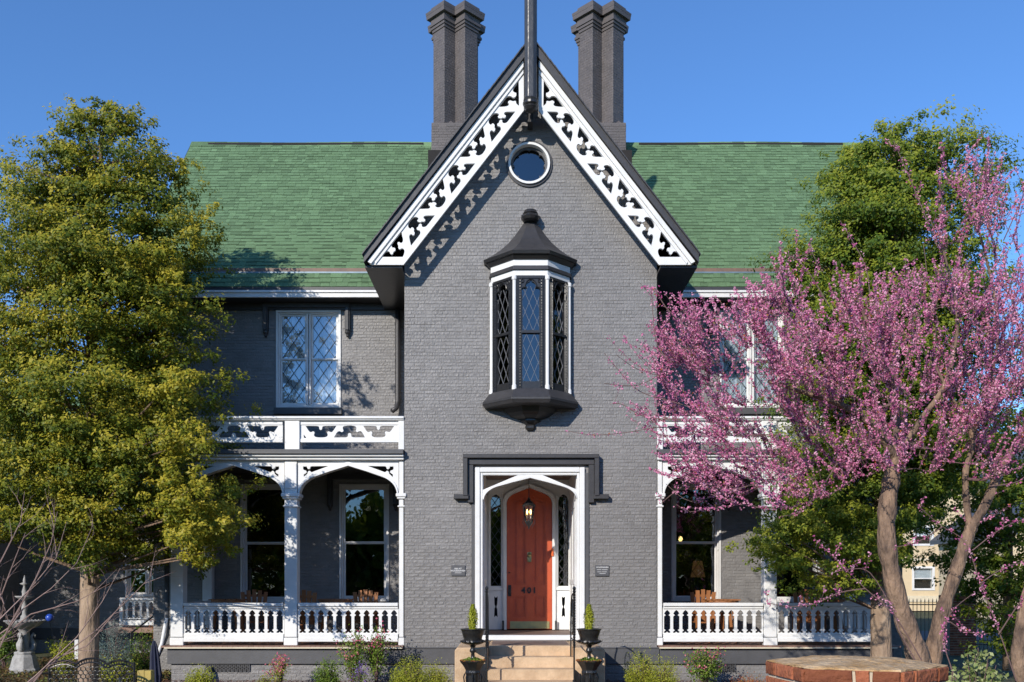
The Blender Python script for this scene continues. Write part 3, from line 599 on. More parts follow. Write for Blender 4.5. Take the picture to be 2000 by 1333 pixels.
    for sh in (0, -2.27):
        T = lambda L_, d=0: [(mx(z3((p[0]+d, p[1]))[0]+sh), z3(p)[1]) for p in L_]
        ol_ = [(PX(585)+sh, zb0), (PX(778)+sh, zb0), (PX(778)+sh, zb1), (PX(585)+sh, zb1)]; ol_ = [(mx(p[0]), p[1]) for p in ol_]
        pn = put('balcony_panel', cutout([ol_, T(chaikin(H1, (0, 10))), T(chaikin(H2, (8, 18))), T(chaikin(H1, (0, 10)), 1028), T(tri)], .05, .09), whiteM, pr, bevel=.006)
        bm = MB(); bx(bm, PX(585)+sh, PX(778)+sh, .03, .049, PZ(864), PZ(857)); bx(bm, PX(585)+sh, PX(778)+sh, .035, .049, PZ(829.5), PZ(824)); bm.build('balcony_moulding', whiteM, pn, bevel=.004)
    for a, c_ in ((PX(556), PX(585)), (PX(778), PX(789.5)), (PX(329), PX(358))):
        bm = MB(); bx(bm, a, c_, .0, .26, PZ(877)-.02, PZ(822)); bm.build('balcony_post', whiteM, pr, bevel=.008)
    bm = MB(); bx(bm, -2.105, -6.74, -.05, .20, PZ(818, -.05), PZ(813, -.05)); bx(bm, -2.105, -6.72, -.02, .17, PZ(821.5), PZ(818.2)); bm.build('balcony_handrail', whiteM, pr, bevel=.01)
    bm = MB(); bx(bm, -6.62, -6.70, .27, 2.2, PZ(864), PZ(857)); bx(bm, -6.58, -6.74, .27, 2.2, PZ(821), PZ(813)); bx(bm, -6.64, -6.68, .27, 2.2, PZ(857), PZ(853)); bm.build('balcony_handrail', whiteM, pr)
    # lower balustrade
    half = [(75, 240), (75, 265), (45, 290), (23, 325), (45, 345), (47, 355), (23, 372), (23, 575), (45, 592), (45, 602), (23, 618), (23, 640), (55, 640), (75, 622), (75, 660)]
    def baluster(fr, to):
        k = .179/150; Zf = lambda y: PZ(1160+y/8.333)
        o = [(min(x, to)*k, Zf(y)) for x, y in half] if to < 75 else [(x*k, Zf(y)) for x, y in half]
        l_ = [(-x*k, Zf(y)) for x, y in half[::-1]] if fr > 0 else [(0, Zf(660)), (0, Zf(240))]
        r_ = o if to > 0 else [(0, Zf(240)), (0, Zf(660))]
        return MB().prism(r_+l_, .045, .085)
    full = baluster(75, 75).mesh('baluster'); full.materials.append(whiteM); hR = baluster(0, 75).mesh('baluster'); hR.materials.append(whiteM); hL = baluster(75, 0).mesh('baluster'); hL.materials.append(whiteM)
    for sh in (0, -2.24):
        x0, x1 = -4.19+sh, -2.22+sh; rb = MB(); bx(rb, x0+.01, x1-.01, -.015, .14, PZ(1184.5), PZ(1178)); bx(rb, x0+.01, x1-.01, .02, .115, PZ(1189.5), PZ(1185)); bx(rb, x0+.01, x1-.01, .02, .115, PZ(1254.5), PZ(1239)); bx(rb, x0+.01, x1-.01, .0, .14, PZ(1254), PZ(1246.5))
        rb.build('railing', whiteM, pr, bevel=.006)
        for k in range(12):
            x = x0+(x1-x0)*k/11; me = full if 0 < k < 11 else ((hR if k == 0 else hL) if sd < 0 else (hL if k == 0 else hR))
            o = bpy.data.objects.new('baluster', me); COL.objects.link(o); o.parent = pr; o.location = (mx(x), 0, 0)
    for x_ in (-6.56,):
        rb = MB(); bx(rb, x_-.075, x_+.075, .27, 2.11, PZ(1184.5), PZ(1178)); bx(rb, x_-.05, x_+.05, .27, 2.11, PZ(1254.5), PZ(1240)); rb.build('railing', whiteM, pr)
        for k in range(11):
            o = bpy.data.objects.new('baluster', full); COL.objects.link(o); o.parent = pr; o.location = (mx(x_)-.065, .27+k*.18+.09, 0); o.rotation_euler = (0, 0, R(90))
    return pr
pL = porch(-1); pR = porch(1)
# ---- downspouts
MB().tube([(PX(777, 2.2), 2.17, 8.1), (PX(777, 2.2), 2.17, 7.5), (PX(777, 2.2), 2.17, 5.95), (PX(775, 2.2), 2.13, 5.80), (PX(768, 2.2), 2.05, 5.72)], .055, 8).build('downspout', darkM, house, smooth=True)
MB().tube([(-6.78, .1, 4.5), (-6.78, .1, .95), (-6.85, .05, .75), (-6.98, -.1, .35), (-7.0, -.12, 0)], .05, 8).build('downspout', slateM, house, smooth=True)
MB().tube([(-6.74, -.02, 1.3), (-6.82, -.05, .8), (-6.93, -.1, .45)], .035, 8).build('downspout', whiteM, house, smooth=True)
# ---- entrance
ent = frame4(DX0-.01, DX1+.01, .86, DZ+.01, .10, -.06, .10).build('door_surround', whiteM, house, bevel=.012)
frame4(DX0+.091, DX1-.091, .861, DZ-.091, .05, -.03, .10).build('surround_moulding', whiteM, ent, bevel=.01)
ax0, ax1 = PX(944), PX(1127); axc = (ax0+ax1)/2; hw = (ax1-ax0)/2
ar = tudor(axc, hw-.005, PZ(976), PZ(934)); top = PZ(930.5)
out = [(ax0-.02, PZ(976))]+[(p[0], p[1]) for p in ar]+[(ax1+.02, PZ(976)), (ax1+.02, PZ(958)), (axc+.17, PZ(925.5)), (axc-.17, PZ(925.5)), (ax0-.02, PZ(958))]
put('entrance_arch', cutout([out], -.02, .06), whiteM, ent, bevel=.012)
in2 = [(p[0], p[1]+.0) for p in ar]; put('arch_moulding', cutout([in2+[(axc+(p[0]-axc)*1.0, p[1]+.045) for p in ar[::-1]]], -.045, -.021), whiteM, ent, bevel=.006)
MB().box(DX0+.14, DX1-.14, .10, .14, PZ(976), DZ-.1).build('spandrel_board', brownstM, ent) if 0 else None
# recess: side panels, ceiling, floor
YD = 2.30
MB().box(DX0+.03, DX0+.15, .101, YD, .87, 4.249).build('recess_side', whiteM, ent); MB().box(DX1-.15, DX1-.03, .101, YD, .87, 4.249).build('recess_side', whiteM, ent)
for sx in (DX0+.151, DX1-.163): MB().box(sx, sx+.012, .3, .38, 1.06, 3.6).box(sx, sx+.012, 1.9, 1.98, 1.06, 3.6).box(sx, sx+.012, .38, 1.9, 1.06, 1.16).box(sx, sx+.012, .38, 1.9, 1.95, 2.05).box(sx, sx+.012, .38, 1.9, 3.5, 3.6).box(sx, sx+.012, 1.1, 1.18, 1.16, 1.95).box(sx, sx+.012, 1.1, 1.18, 2.05, 3.5).build('recess_moulding', whiteM, ent)
MB().box(DX0+.02, DX1-.02, .10, YD+.1, 4.25, 4.29).build('recess_ceiling', brownstM, ent)
MB().box(DX0+.1, DX1-.1, -.02, YD+.02, .86, .935).build('threshold', brownstM, ent)
MB().box(DX0+.1, DX1-.1, -.05, -.021, .865, .915).build('sill_board', whiteM, ent)
d0, d1 = PX(989.5, YD), PX(1078.5, YD); dxc = (d0+d1)/2; dz0, dzs, dza = PZ(1230, YD), PZ(984, YD), PZ(953, YD)
dar = tudor(dxc, (d1-d0)/2, dzs, dza)
slL = (PX(958.5, YD), PX(978.5, YD)); slR = (PX(1090.5, YD), PX(1110.5, YD)); slz = (PZ(1145, YD), PZ(966, YD))
def slpoly(s): c_ = (s[0]+s[1])/2; return [(s[0], slz[0]), (s[1], slz[0]), (s[1], slz[1]-.14), (s[1]-.03, slz[1]-.05), (c_+.02, slz[1]), (c_-.02, slz[1]), (s[0]+.03, slz[1]-.05), (s[0], slz[1]-.14)]
def bowpoly(s):
    c_ = (s[0]+s[1])/2; zz = lambda y: PZ(y, YD); w = .038
    return [(c_-w, zz(1206)), (c_, zz(1203)), (c_+w, zz(1206)), (c_+w*.8, zz(1190)), (c_+w*.35, zz(1186.5)), (c_+w*.35, zz(1184.5)), (c_+w*.8, zz(1181)), (c_+w, zz(1165)), (c_, zz(1168)), (c_-w, zz(1165)), (c_-w*.8, zz(1181)), (c_-w*.35, zz(1184.5)), (c_-w*.35, zz(1186.5)), (c_-w*.8, zz(1190))]
wo = [(DX0+.14, dz0), (d0, dz0)]+dar+[(d1, dz0), (DX1-.14, dz0), (DX1-.14, 4.249), (DX0+.14, 4.249)]
dw = put('sidelight_wall', cutout([wo, slpoly(slL), slpoly(slR), bowpoly(slL), bowpoly(slR)], YD, YD+.05), whiteM, ent, bevel=.004)
band = [(d0, dz0)]+dar+[(d1, dz0), (d1+.07, dz0)]+[(dxc+(p[0]-dxc)*1.15, p[1]+.055+.03*(1-abs(p[0]-dxc)/.5)) for p in dar[::-1]]+[(d0-.07, dz0)]
put('door_casing', cutout([band], YD-.07, YD-.001), whiteM, ent, bevel=.012)
for s in (slL, slR):
    MB().box(s[0]-.05, s[0]-.02, YD-.03, YD-.001, slz[0]-.06, slz[1]).box(s[1]+.02, s[1]+.05, YD-.03, YD-.001, slz[0]-.06, slz[1]).box(s[0]-.05, s[1]+.05, YD-.04, YD-.031, slz[0]-.09, slz[0]-.03).build('sidelight_moulding', whiteM, dw, bevel=.004)
    MB().box(s[0]-.02, s[1]+.02, YD+.051, YD+.056, slz[0]-.01, slz[1]+.01).build('pane', glassD, dw); lattice(s[0], s[1], slz[0], slz[1]-.05, .17, .245, YD+.03, .014).build('leading', darkM, dw)
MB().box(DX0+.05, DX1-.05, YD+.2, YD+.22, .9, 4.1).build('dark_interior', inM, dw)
for x_ in (d0-.10, d1+.055): MB().box(x_, x_+.045, YD-.10, YD-.071, dz0+.0, dz0+.20).build('door_stop', darkM, dw)
zz = lambda y: PZ(y, YD); xx = lambda x: PX(x, YD)
def prect(x0, x1, y0, y1, e=0): return [(xx(x0)+e, zz(y1)+e), (xx(x1)-e, zz(y1)+e), (xx(x1)-e, zz(y0)-e), (xx(x0)+e, zz(y0)-e)]
def parch(x0, x1, y1, e, sg):
    # tall panel whose head follows the door arch
    pts = []; ua, ub = xx(x0)+e, xx(x1)-e
    for i in range(9):
        X_ = ub+(ua-ub)*i/8; u = min(abs(X_-dxc)/((d1-d0)/2), 1); v = np.interp(u, [q[0] for q in ARN][::-1], [q[1] for q in ARN][::-1]); pts.append((X_, dzs+(dza-dzs)*v-.16-e))
    return [(ua, zz(y1)+e), (ub, zz(y1)+e)]+pts
PN = [lambda e: parch(1002, 1027.5, 1142, e, -1), lambda e: parch(1040.5, 1066, 1142, e, 1), lambda e: prect(1002, 1027.5, 1164, 1207, e), lambda e: prect(1040.5, 1066, 1164, 1207, e)]
door = put('front_door', cutout([[(d0+.004, dz0+.01)]+[(dxc+(p[0]-dxc)*.99, p[1]-.005) for p in dar]+[(d1-.004, dz0+.01)]]+[f(0) for f in PN], YD, YD+.05), redM, house, bevel=.004)
for f in PN:
    put('door_panel', cutout([f(.002)], YD+.032, YD+.045), redM, door); put('panel_moulding', cutout([f(.001), f(.03)], YD+.008, YD+.031), redM, door, bevel=.008); put('raised_panel', cutout([f(.075)], YD+.012, YD+.031), redM, door, bevel=.01)
MB().box(xx(996), xx(1073), YD-.014, YD-.001, zz(1228), zz(1214)).build('kick_plate', brassM, door)
k = MB().lathe([(.02, 0), (.045, .02), (.05, .05), (.03, .08), (.02, .10)], (xx(1034), YD-.02, zz(1089)), 8); k.tube([(xx(1034)+.035*math.cos(t), YD-.045, zz(1092)-.02+.05*math.sin(t)) for t in np.linspace(-.3, math.pi+.3, 9)+math.pi], .010, 6); k.box(xx(1030), xx(1038), YD-.02, YD-.001, zz(1098), zz(1079)); k.build('door_knocker', brassM, door)
k = MB().box(xx(992.5), xx(998.5), YD-.014, YD-.001, zz(1165), zz(1143)); k.lathe([(.012, -.01), (.03, 0), (.03, .02), (.012, .03)], (xx(996), YD-.05, zz(1157)), 8); k.tube([(xx(995.5), YD-.02, zz(1147)), (xx(995.5), YD-.06, zz(1149)), (xx(995.5), YD-.06, zz(1160)), (xx(995.5), YD-.02, zz(1162))], .010, 6); k.build('door_handle', blackM, door)
MB().lathe([(.012, -.008), (.022, 0), (.022, .01)], (xx(995), YD-.02, zz(1119)), 10).build('deadbolt', blackM, door)
def textmesh(s, size, x, y, z, ext=.004, font_bold=0, align='CENTER', spacing=1.0):
    cu = bpy.data.curves.new('t', 'FONT'); cu.body = s; cu.size = size; cu.extrude = ext; cu.align_x = align; cu.align_y = 'CENTER'; cu.offset = font_bold; cu.space_character = spacing
    ob = bpy.data.objects.new('t', cu); COL.objects.link(ob); bpy.context.view_layer.update()
    me = bpy.data.meshes.new_from_object(ob.evaluated_get(bpy.context.evaluated_depsgraph_get())); bpy.data.objects.remove(ob); bpy.data.curves.remove(cu)
    me.transform(Matrix.Translation((x, y, z)) @ Matrix.Rotation(R(90), 4, 'X')); me.materials.clear(); return me
for ch, px in (('4', 1022.5), ('0', 1033.5), ('1', 1044)): put('house_number', textmesh(ch, .175, xx(px), YD-.015, zz(1154), .006, .006), blackM, door)
MB().box(xx(1076.5), xx(1081), YD-.105, YD-.071, zz(1087), zz(1072)).box(xx(1077.5), xx(1080), YD-.115, YD-.106, zz(1084), zz(1079)).build('doorbell', orangeM, ent, bevel=.006)
# hood mould over the entrance: stepped charcoal label
def label_mould():
    pz = lambda y: PZ(y); mb = MB()
    for (w0, w1, y0, y1) in ((904, 1171, .0, -.16), (913, 1160, .0, -.10)):
        pass
    mb.box(PX(905), PX(1169), -.17, -.004, pz(897), pz(889)); mb.box(PX(905), PX(914), -.169, -.004, pz(970), pz(897)-.001); mb.box(PX(1160), PX(1169), -.169, -.004, pz(970), pz(897)-.001)
    mb.box(PX(887), PX(916), -.15, -.004, pz(976), pz(967)-.001); mb.box(PX(1158), PX(1188), -.15, -.004, pz(976), pz(967)-.001)
    mb.box(PX(914)+.001, PX(1160)-.001, -.10, -.004, pz(909), pz(897)-.001); mb.box(PX(914)+.001, PX(925), -.10, -.004, pz(983), pz(909)-.001); mb.box(PX(1149), PX(1160)-.001, -.10, -.004, pz(983), pz(909)-.001)
    return mb.build('hood_mould', darkM, house, bevel=.008)
label_mould()
MB().box(PX(921), PX(928.5), -.03, -.003, .73, DZ-.1).build('surround_backing', slateM, house); MB().box(PX(1142.5), PX(1150), -.03, -.003, .73, DZ-.1).build('surround_backing', slateM, house)
# rear wing on the left, low, seen under the evergreen
YW = 8.0
wo = [(-17, 0), (-6.6, 0), (-6.6, 4.1), (-17, 4.1)]
rwn = (PX(245, YW), PX(330, YW), PZ(1166, YW), PZ(1062, YW)); 
rear = brickwall('rear_wall', wo, [rect(rwn)], YW, house, zmin=.7)
sash_window(rwn, YW, house, double=True, white=whiteO, lat=False)
MB().box(-17, -13.9, 6.3, YW-.001, 0, 4.1).build('rear_projection', brickM, house); mb = MB(); brickface(mb, (-17, 6.3, 0), (1, 0, 0), (0, -1, 0), 3.1, 4.1); mb.build('brick_field', brickM, house.children[-1] if 0 else rear, kind='stuff')
MB().box(-17, -6.6, YW-.06, YW-.001, .38, .7).build('rear_water_table', darkM, house)
rr = MB().prism([(YW-.5, 4.15), (YW+3.8, 7.9), (YW+8, 4.15), (YW+8, 4.0), (YW-.5, 4.0)], -17.5, -7.9, 'x').build('rear_roof', shM, house)
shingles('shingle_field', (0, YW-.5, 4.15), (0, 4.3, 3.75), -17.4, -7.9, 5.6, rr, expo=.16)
MB().box(-17.5, -6.7, YW-.54, YW-.49, 3.98, 4.16).build('rear_fascia', whiteM, house)
# rear porch railing (small, further back)
YQ = 7.0; rp = MB().box(PX(232, YQ), PX(320, YQ), YQ-.02, YQ+1, .62, .76).build('rear_porch', deckM, house)
zA = lambda y: PZ(y, YQ); x0, x1 = PX(233, YQ), PX(321, YQ)
MB().box(x0, x1, YQ, YQ+.12, zA(1173), zA(1168)).box(x0, x1, YQ+.02, YQ+.1, zA(1222), zA(1212)).box(x0, x0+.09, YQ, YQ+.11, zA(1222), zA(1173)).box(PX(314, YQ), PX(322, YQ), YQ, YQ+.15, .76, 3.9).build('railing', whiteM, rp, bevel=.006)
fb = bpy.data.meshes.get('baluster')
for k in range(6):
    o = bpy.data.objects.new('baluster', fb); COL.objects.link(o); o.parent = rp; o.location = (x0+.18+k*.19, YQ, .01)
MB().box(PX(200, YQ), PX(330, YQ), YQ-.05, YQ+1, 3.75, 3.95).build('rear_porch_beam', whiteM, rp)
# ================================================================ THINGS AROUND THE DOOR
# steps
st = thing('stone_steps', 'sandstone steps with solid cheek blocks leading up to the red front door', 'steps', (.33, -1.5, 0))
sx0, sx1 = PX(954, -1.6), PX(1119, -1.6)
zs = [.855, .68, .50, .32, .15]; yf = [-1.50, -1.85, -2.20, -2.55, -2.90]
for i in range(5):
    yb = -.067 if i == 0 else yf[i-1]-.001
    MB().box(sx0+.002, sx1-.002, yf[i], yb, 0 if i else .0, zs[i]).build('step', sandM, st, bevel=.012)
MB().box(sx0+.05, sx1-.05, -1.30, -.07, zs[0]+.001, zs[0]+.006).build('landing_shade_sheet', brownstM, st)  # thin brown sheet: the landing's shaded tone is put into its colour
for a, c_ in ((PX(888, -1.9), sx0), (sx1, PX(1182, -1.9))):
    MB().prism([(a, 0), (c_, 0), (c_, .85), (a+.06, .85), (a+.018, .832), (a, .79)] if a < .3 else [(a, 0), (c_, 0), (c_, .79), (c_-.018, .832), (c_-.06, .85), (a, .85)], -1.9, -.067).build('cheek_block', sandM, st, bevel=.02)
# iron handrails
def handrail(px, label):
    x = PX(px, -2.6); t = thing('iron_handrail', label, 'handrail', (x, -2.6, .15), group='twisted iron handrails beside the steps')
    mb = MB(); zt_ = 1.83
    mb.lathe([(.028, .32), (.028, .36), (.014, .37), (.014, .9)], (x, -2.6, 0), 8)
    n = 60; vs = []
    for k in range(n+1):
        z = .9+(zt_-.9)*k/n; a = k*.55; vs += [(x+.024*math.cos(a+j*math.pi/2), -2.6+.024*math.sin(a+j*math.pi/2), z) for j in range(4)]
    mb.add(vs, [(i*4+j, i*4+(j+1) % 4, i*4+4+(j+1) % 4, i*4+4+j) for i in range(n) for j in range(4)])
    mb.lathe([(.02, 0), (.032, .01), (.018, .03), (.03, .055), (.03, .07), (.006, .10)], (x, -2.6, zt_), 10); mb.build('post', ironM, t)
    MB().tube([(x, -2.58, 1.74), (x, -2.3, 1.80), (x, -2.0, 1.76), (x, -1.8, 1.62), (x, -1.72, 1.40), (x, -1.7, zs[1])], .014, 6).build('rail', ironM, t)
    MB().tube([(x, -2.58, .98), (x, -2.1, 1.02), (x, -1.71, 1.02)], .010, 6).build('lower_rail', ironM, t)
    b2 = MB()
    for k in range(1):
        y0 = -2.15; b2.tube([(x, y0+.11*math.cos(q)*(1-.0*q), 1.40+.3*math.sin(q)) for q in np.linspace(0, 2*math.pi, 13)], .008, 5); b2.tube([(x, y0+.05*math.cos(q), 1.40+.12*math.sin(q)) for q in np.linspace(0, 2*math.pi, 9)], .007, 5)
    b2.build('scroll', ironM, t); return t
handrail(950.5, 'black twisted iron handrail left of the stone steps'); handrail(1121.5, 'black twisted iron handrail right of the stone steps')
# tiered urns
def urn(px, Y, word):
    s = scl(Y); x = PX(px, Y); Z = lambda py: PZ(py, Y)
    t = thing('tiered_urn', f'black cast iron two tier urn planter standing {word} of the stone steps', 'urn', (x, Y, 0), group='black iron urns flanking the steps')
    p = MB().lathe([(.20, 0), (.20, .08), (.15, .10), (.13, .20), (.125, .42), (.14, .46), (.13, .5), (.15, .54), (.19, .60), (.225, Z(1293)), (.235, Z(1290)), (.21, Z(1290)+.005)], (x, Y, 0), 8, rot=R(22.5)); p.build('pedestal', ironM, t, bevel=.004)
    mb = MB()
    for q in range(8):
        a = q*math.pi/4; mb.tube([(x+r_*math.cos(a), Y+r_*math.sin(a), z_) for r_, z_ in ((.14, .15), (.16, .22), (.145, .30), (.155, .38), (.135, .44))], .012, 5)
    mb.build('relief', ironM, t)
    MB().lathe([(.06, Z(1291)), (.035, Z(1285)), (.03, Z(1276)), (.055, Z(1273)), (.055, Z(1270)), (.035, Z(1266)), (.05, Z(1262)), (.07, Z(1259))], (x, Y, 0), 12).build('stem', ironM, t, smooth=True)
    MB().lathe([(.06, Z(1261)), (.17, Z(1257)), (.205, Z(1254)), (.20, Z(1251)), (.155, Z(1249)), (.16, Z(1245)), (.185, Z(1237)), (.195, Z(1232)), (.215, Z(1230)), (.215, Z(1228.5)), (.19, Z(1228.5)), (.17, Z(1232))], (x, Y, 0), 24).build('bowl', ironM, t)
    mb = MB()
    for q in range(14): a = q*math.pi/7; mb.lathe([(.005, -.02), (.03, 0), (.005, .02)], (x+.195*math.cos(a), Y+.195*math.sin(a), Z(1253)), 6)
    mb.build('gadroon', ironM, t)
    c = thing('dwarf_conifer', f'small bright green conifer in the urn {word} of the steps', 'shrub', (x, Y, Z(1230)), group='conifers in the urns')
    n = 2600; h = rng.random(n)**1.1; a = rng.random(n)*6.283; Ht = (Z(1181)-Z(1232)); r = (.085*np.sin(np.clip(h*1.05+.25, 0, 1.25)*2.3)**.8)*np.sqrt(rng.random(n))*(1+.25*np.sin(a*5+h*9)); r = np.nan_to_num(r, nan=.01)
    C = np.stack([x+r*np.cos(a), Y+r*np.sin(a), Z(1232)+h*Ht], 1); N = np.stack([np.cos(a), np.sin(a), .2+rng.normal(size=n)*.5], 1)+rng.normal(size=(n, 3))*.4
    leaves('foliage', C, N, .035, .012, np.clip(.25+r/.09*.5+rng.normal(size=n)*.2, 0, 1), MATS['lime_leaf'], c); MB().tube([(x, Y, Z(1232)), (x, Y, Z(1190))], .008, 5).build('stem', twigM, c)
    c = thing('succulents', f'green and russet trailing plants in the lower tier of the urn {word} of the steps', 'plant', (x, Y, Z(1291)), group='plants in the lower urn bowls')
    n = 700; a = rng.random(n)*6.283; r = .06+.15*rng.random(n); C = np.stack([x+r*np.cos(a), Y+r*np.sin(a), Z(1292)+.08*rng.random(n)*(1.15-r/.2)], 1); leaves('foliage', C, rng.normal(size=(n, 3))+np.array([0, -.5, .8]), .04, .02, rng.random(n), MATS['green_leaf'], c)
    n = 500; a = rng.random(n)*6.283; r = .15+.07*rng.random(n); C = np.stack([x+r*np.cos(a), Y+r*np.sin(a), Z(1291)+.012*rng.random(n)], 1); leaves('rim_foliage', C, rng.normal(size=(n, 3))+np.array([0, -.5, 1.2]), .035, .02, rng.random(n), MATS['russet_leaf'], c)
urn(923.5, -2.3, 'left'); urn(1150.5, -2.3, 'right')
# hanging lantern
lx, ly = PX(1033, 1.0), 1.0; Z = lambda py: PZ(py, 1.0)
t = thing('hanging_lantern', 'black hanging lantern with lit candle bulbs in front of the red door', 'lantern', (lx, ly, Z(975)))
MB().tube([(lx, ly, 4.24), (lx, ly, Z(972))], .008, 5).build('chain', blackM, t)
MB().lathe([(.135, Z(989)), (.14, Z(987.5)), (.11, Z(984)), (.06, Z(979)), (.03, Z(976)), (.02, Z(972))], (lx, ly, 0), 8).build('cap', blackM, t)
MB().lathe([(.01, Z(1034)), (.02, Z(1029)), (.05, Z(1026)), (.09, Z(1020)), (.075, Z(1018))], (lx, ly, 0), 8).build('base', blackM, t)
mb = MB()
for k in range(8): a = k*math.pi/4; mb.tube([(lx+.078*math.cos(a), ly+.078*math.sin(a), Z(1019)), (lx+.125*math.cos(a), ly+.125*math.sin(a), Z(989))], .006, 4)
for k in range(4): a = k*math.pi/2; mb.tube([(lx+.06*math.cos(a), ly+.06*math.sin(a), Z(1030)), (lx+.13*math.cos(a), ly+.13*math.sin(a), Z(1021)), (lx+.10*math.cos(a), ly+.10*math.sin(a), Z(1014))], .006, 4)
mb.build('cage', blackM, t); MB().lathe([(.074, Z(1019)), (.118, Z(989.5))], (lx, ly, 0), 8).build('glass', clearM, t)
for dx in (-.035, .035): MB().lathe([(.012, Z(1013)), (.012, Z(1005))], (lx+dx, ly, 0), 6).build('candle', whiteO, t); MB().lathe([(.006, Z(1005)), (.018, Z(1001.5)), (.014, Z(998)), (.002, Z(995))], (lx+dx, ly, 0), 8).build('bulb', lampM, t)
# wall plaques
def plaque(px0, px1, py0, py1, lines, label):
    x0, x1, z0, z1 = PX(px0), PX(px1), PZ(py1), PZ(py0); t = MB().box(x0, x1, -.035, -.013, z0, z1).build('wall_plaque', signM, None, bevel=.003)
    props(t, label, 'plaque', 'engraved plaques on the gable wall')
    for tx, sz, px, py in lines:
        if tx: put('lettering', textmesh(tx, sz, PX(px), -.037, PZ(py), .001, .0012), letM, t)
        else: MB().box(PX(px)-sz/2, PX(px)+sz/2, -.0365, -.0352, PZ(py)-.004, PZ(py)+.004).build('lettering', letM, t)
plaque(881.5, 908.5, 1104.5, 1125, [('INN AT', .042, 894.8, 1111.3), ('WOODHAVEN', .043, 894.6, 1115.4), ('', .13, 895, 1119.3)], 'small grey engraved plaque reading Inn at Woodhaven on the brick left of the door')
plaque(1162, 1189, 1104.5, 1125.5, [('WOODHAVEN', .036, 1176, 1108.7), ('', .085, 1169.6, 1113.2), ('', .11, 1180.6, 1113.2), ('', .075, 1169.9, 1117.4), ('', .10, 1179.8, 1117.4), ('', .12, 1176.5, 1120.6)], 'small grey engraved plaque with three lines of lettering on the brick right of the door')
# porch furniture
def chair(x, y, rot, label):
    t = thing('porch_chair', label, 'chair', (0, 0, 0), group='slatted wooden chairs on the porches'); f = .76
    for k in range(5):
        a = (k-2)*.09; MB().prism([(a-.037, .40), (a+.037, .40), (a*1.35+.042, 1.08-.02*abs(k-2)**1.5), (a*1.35-.042, 1.08-.02*abs(k-2)**1.5)], .20, .225).build('slat', woodM, t)
    MB().box(-.27, .27, .226, .25, .46, .52).build('back_rail', woodM, t); MB().box(-.27, .27, .226, .25, .92, .97).build('back_rail', woodM, t)
    for k in range(5): MB().box(-.26, .26, -.28+k*.10, -.195+k*.10, .38+.0*k, .40).build('seat_slat', woodM, t)
    for sx in (-1, 1):
        MB().box(sx*.27-.03, sx*.27+.03, -.27, -.22, 0, .58).build('leg', woodM, t); MB().box(sx*.27-.03, sx*.27+.03, .18, .23, 0, .58).build('leg', woodM, t); MB().box(sx*.28-.05, sx*.28+.05, -.32, .26, .581, .605).build('armrest', woodM, t)
    for ch in t.children: ch.matrix_parent_inverse = Matrix()
    t.location = (x, y, f); t.rotation_euler = (0, 0, rot); return t
def table(x, y, label):
    t = thing('porch_table', label, 'table', (0, 0, 0), group='round wooden tables on the porches')
    for k in range(7):
        a = -.30+k*.10; h = math.sqrt(max(.36**2-a*a, .02)); MB().box(a-.046, a+.046, -h, h, .86, .885).build('top_slat', woodM, t)
    MB().lathe([(.30, .82), (.34, .82), (.34, .859), (.30, .859)], (0, 0, 0), 24).build('apron', woodM, t)
    for sx, sy in ((-1, -1), (1, -1), (1, 1), (-1, 1)): MB().bar((sx*.28, sy*.22, 0), (sx*.18, sy*.16, .82), .055, .055).build('leg', woodM, t)
    t.location = (x, y, .76); return t
def cx(px, Y=1.25): return PX(px, Y)
chair(cx(487), 1.6, .25, 'slatted wooden chair on the left porch, left of its middle column'); chair(cx(704), 1.45, -.2, 'slatted wooden chair near the right hand window of the left porch')
table(cx(450), 1.1, 'round wooden table by the left column of the left porch'); table(cx(658), 1.15, 'round wooden table on the left porch beside the slatted chair under the window')
chair(cx(1384), 1.5, .1, 'slatted wooden chair at the window of the right porch nearest the front door'); table(cx(1404), 1.0, 'round wooden table on the right porch in front of the lamplit window')
chair(cx(1587), 1.5, -.1, 'slatted wooden chair at the far right end of the right porch'); table(cx(1607), 1.0, 'round wooden table near the right end of the right porch')
chair(cx(612), .8, 2.9, 'wooden chair backed against the left porch railing, left of the round table')
# lamp inside the right window
lx, ly = PX(1363, 3.2), 3.2; t = thing('table_lamp', 'table lamp with an orange shade inside the right porch window', 'lamp', (lx, ly, 1.5))
MB().lathe([(.17, PZ(1128, ly)), (.10, PZ(1096, ly))], (lx, ly, 0), 20).build('lamp_shade', shadeM, t, smooth=True); MB().lathe([(.09, 1.52), (.04, 1.56), (.07, 1.7), (.08, 1.8), (.02, 1.95), (.015, 2.1)], (lx, ly, 0), 12).build('lamp_base', blueM, t, smooth=True)
t = thing('side_table', 'dark side table under the lamp inside the right porch window', 'table', (lx, ly, .76)); MB().box(lx-.3, lx+.3, ly-.25, ly+.25, 1.47, 1.515).build('tabletop', woodM, t)
for sx in (-1, 1):
    for sy in (-1, 1): MB().box(lx+sx*.26-.02, lx+sx*.26+.02, ly+sy*.21-.02, ly+sy*.21+.02, .76, 1.469).build('leg', woodM, t)
o = MB().lathe([(.02, -.05), (.05, 0), (.05, .03), (.02, .07)], (PX(1329, 3.0), 3.0, PZ(1054, 3.0)), 10).build('wall_lamp', lampM); props(o, 'small glowing wall lamp inside the right porch window', 'lamp')
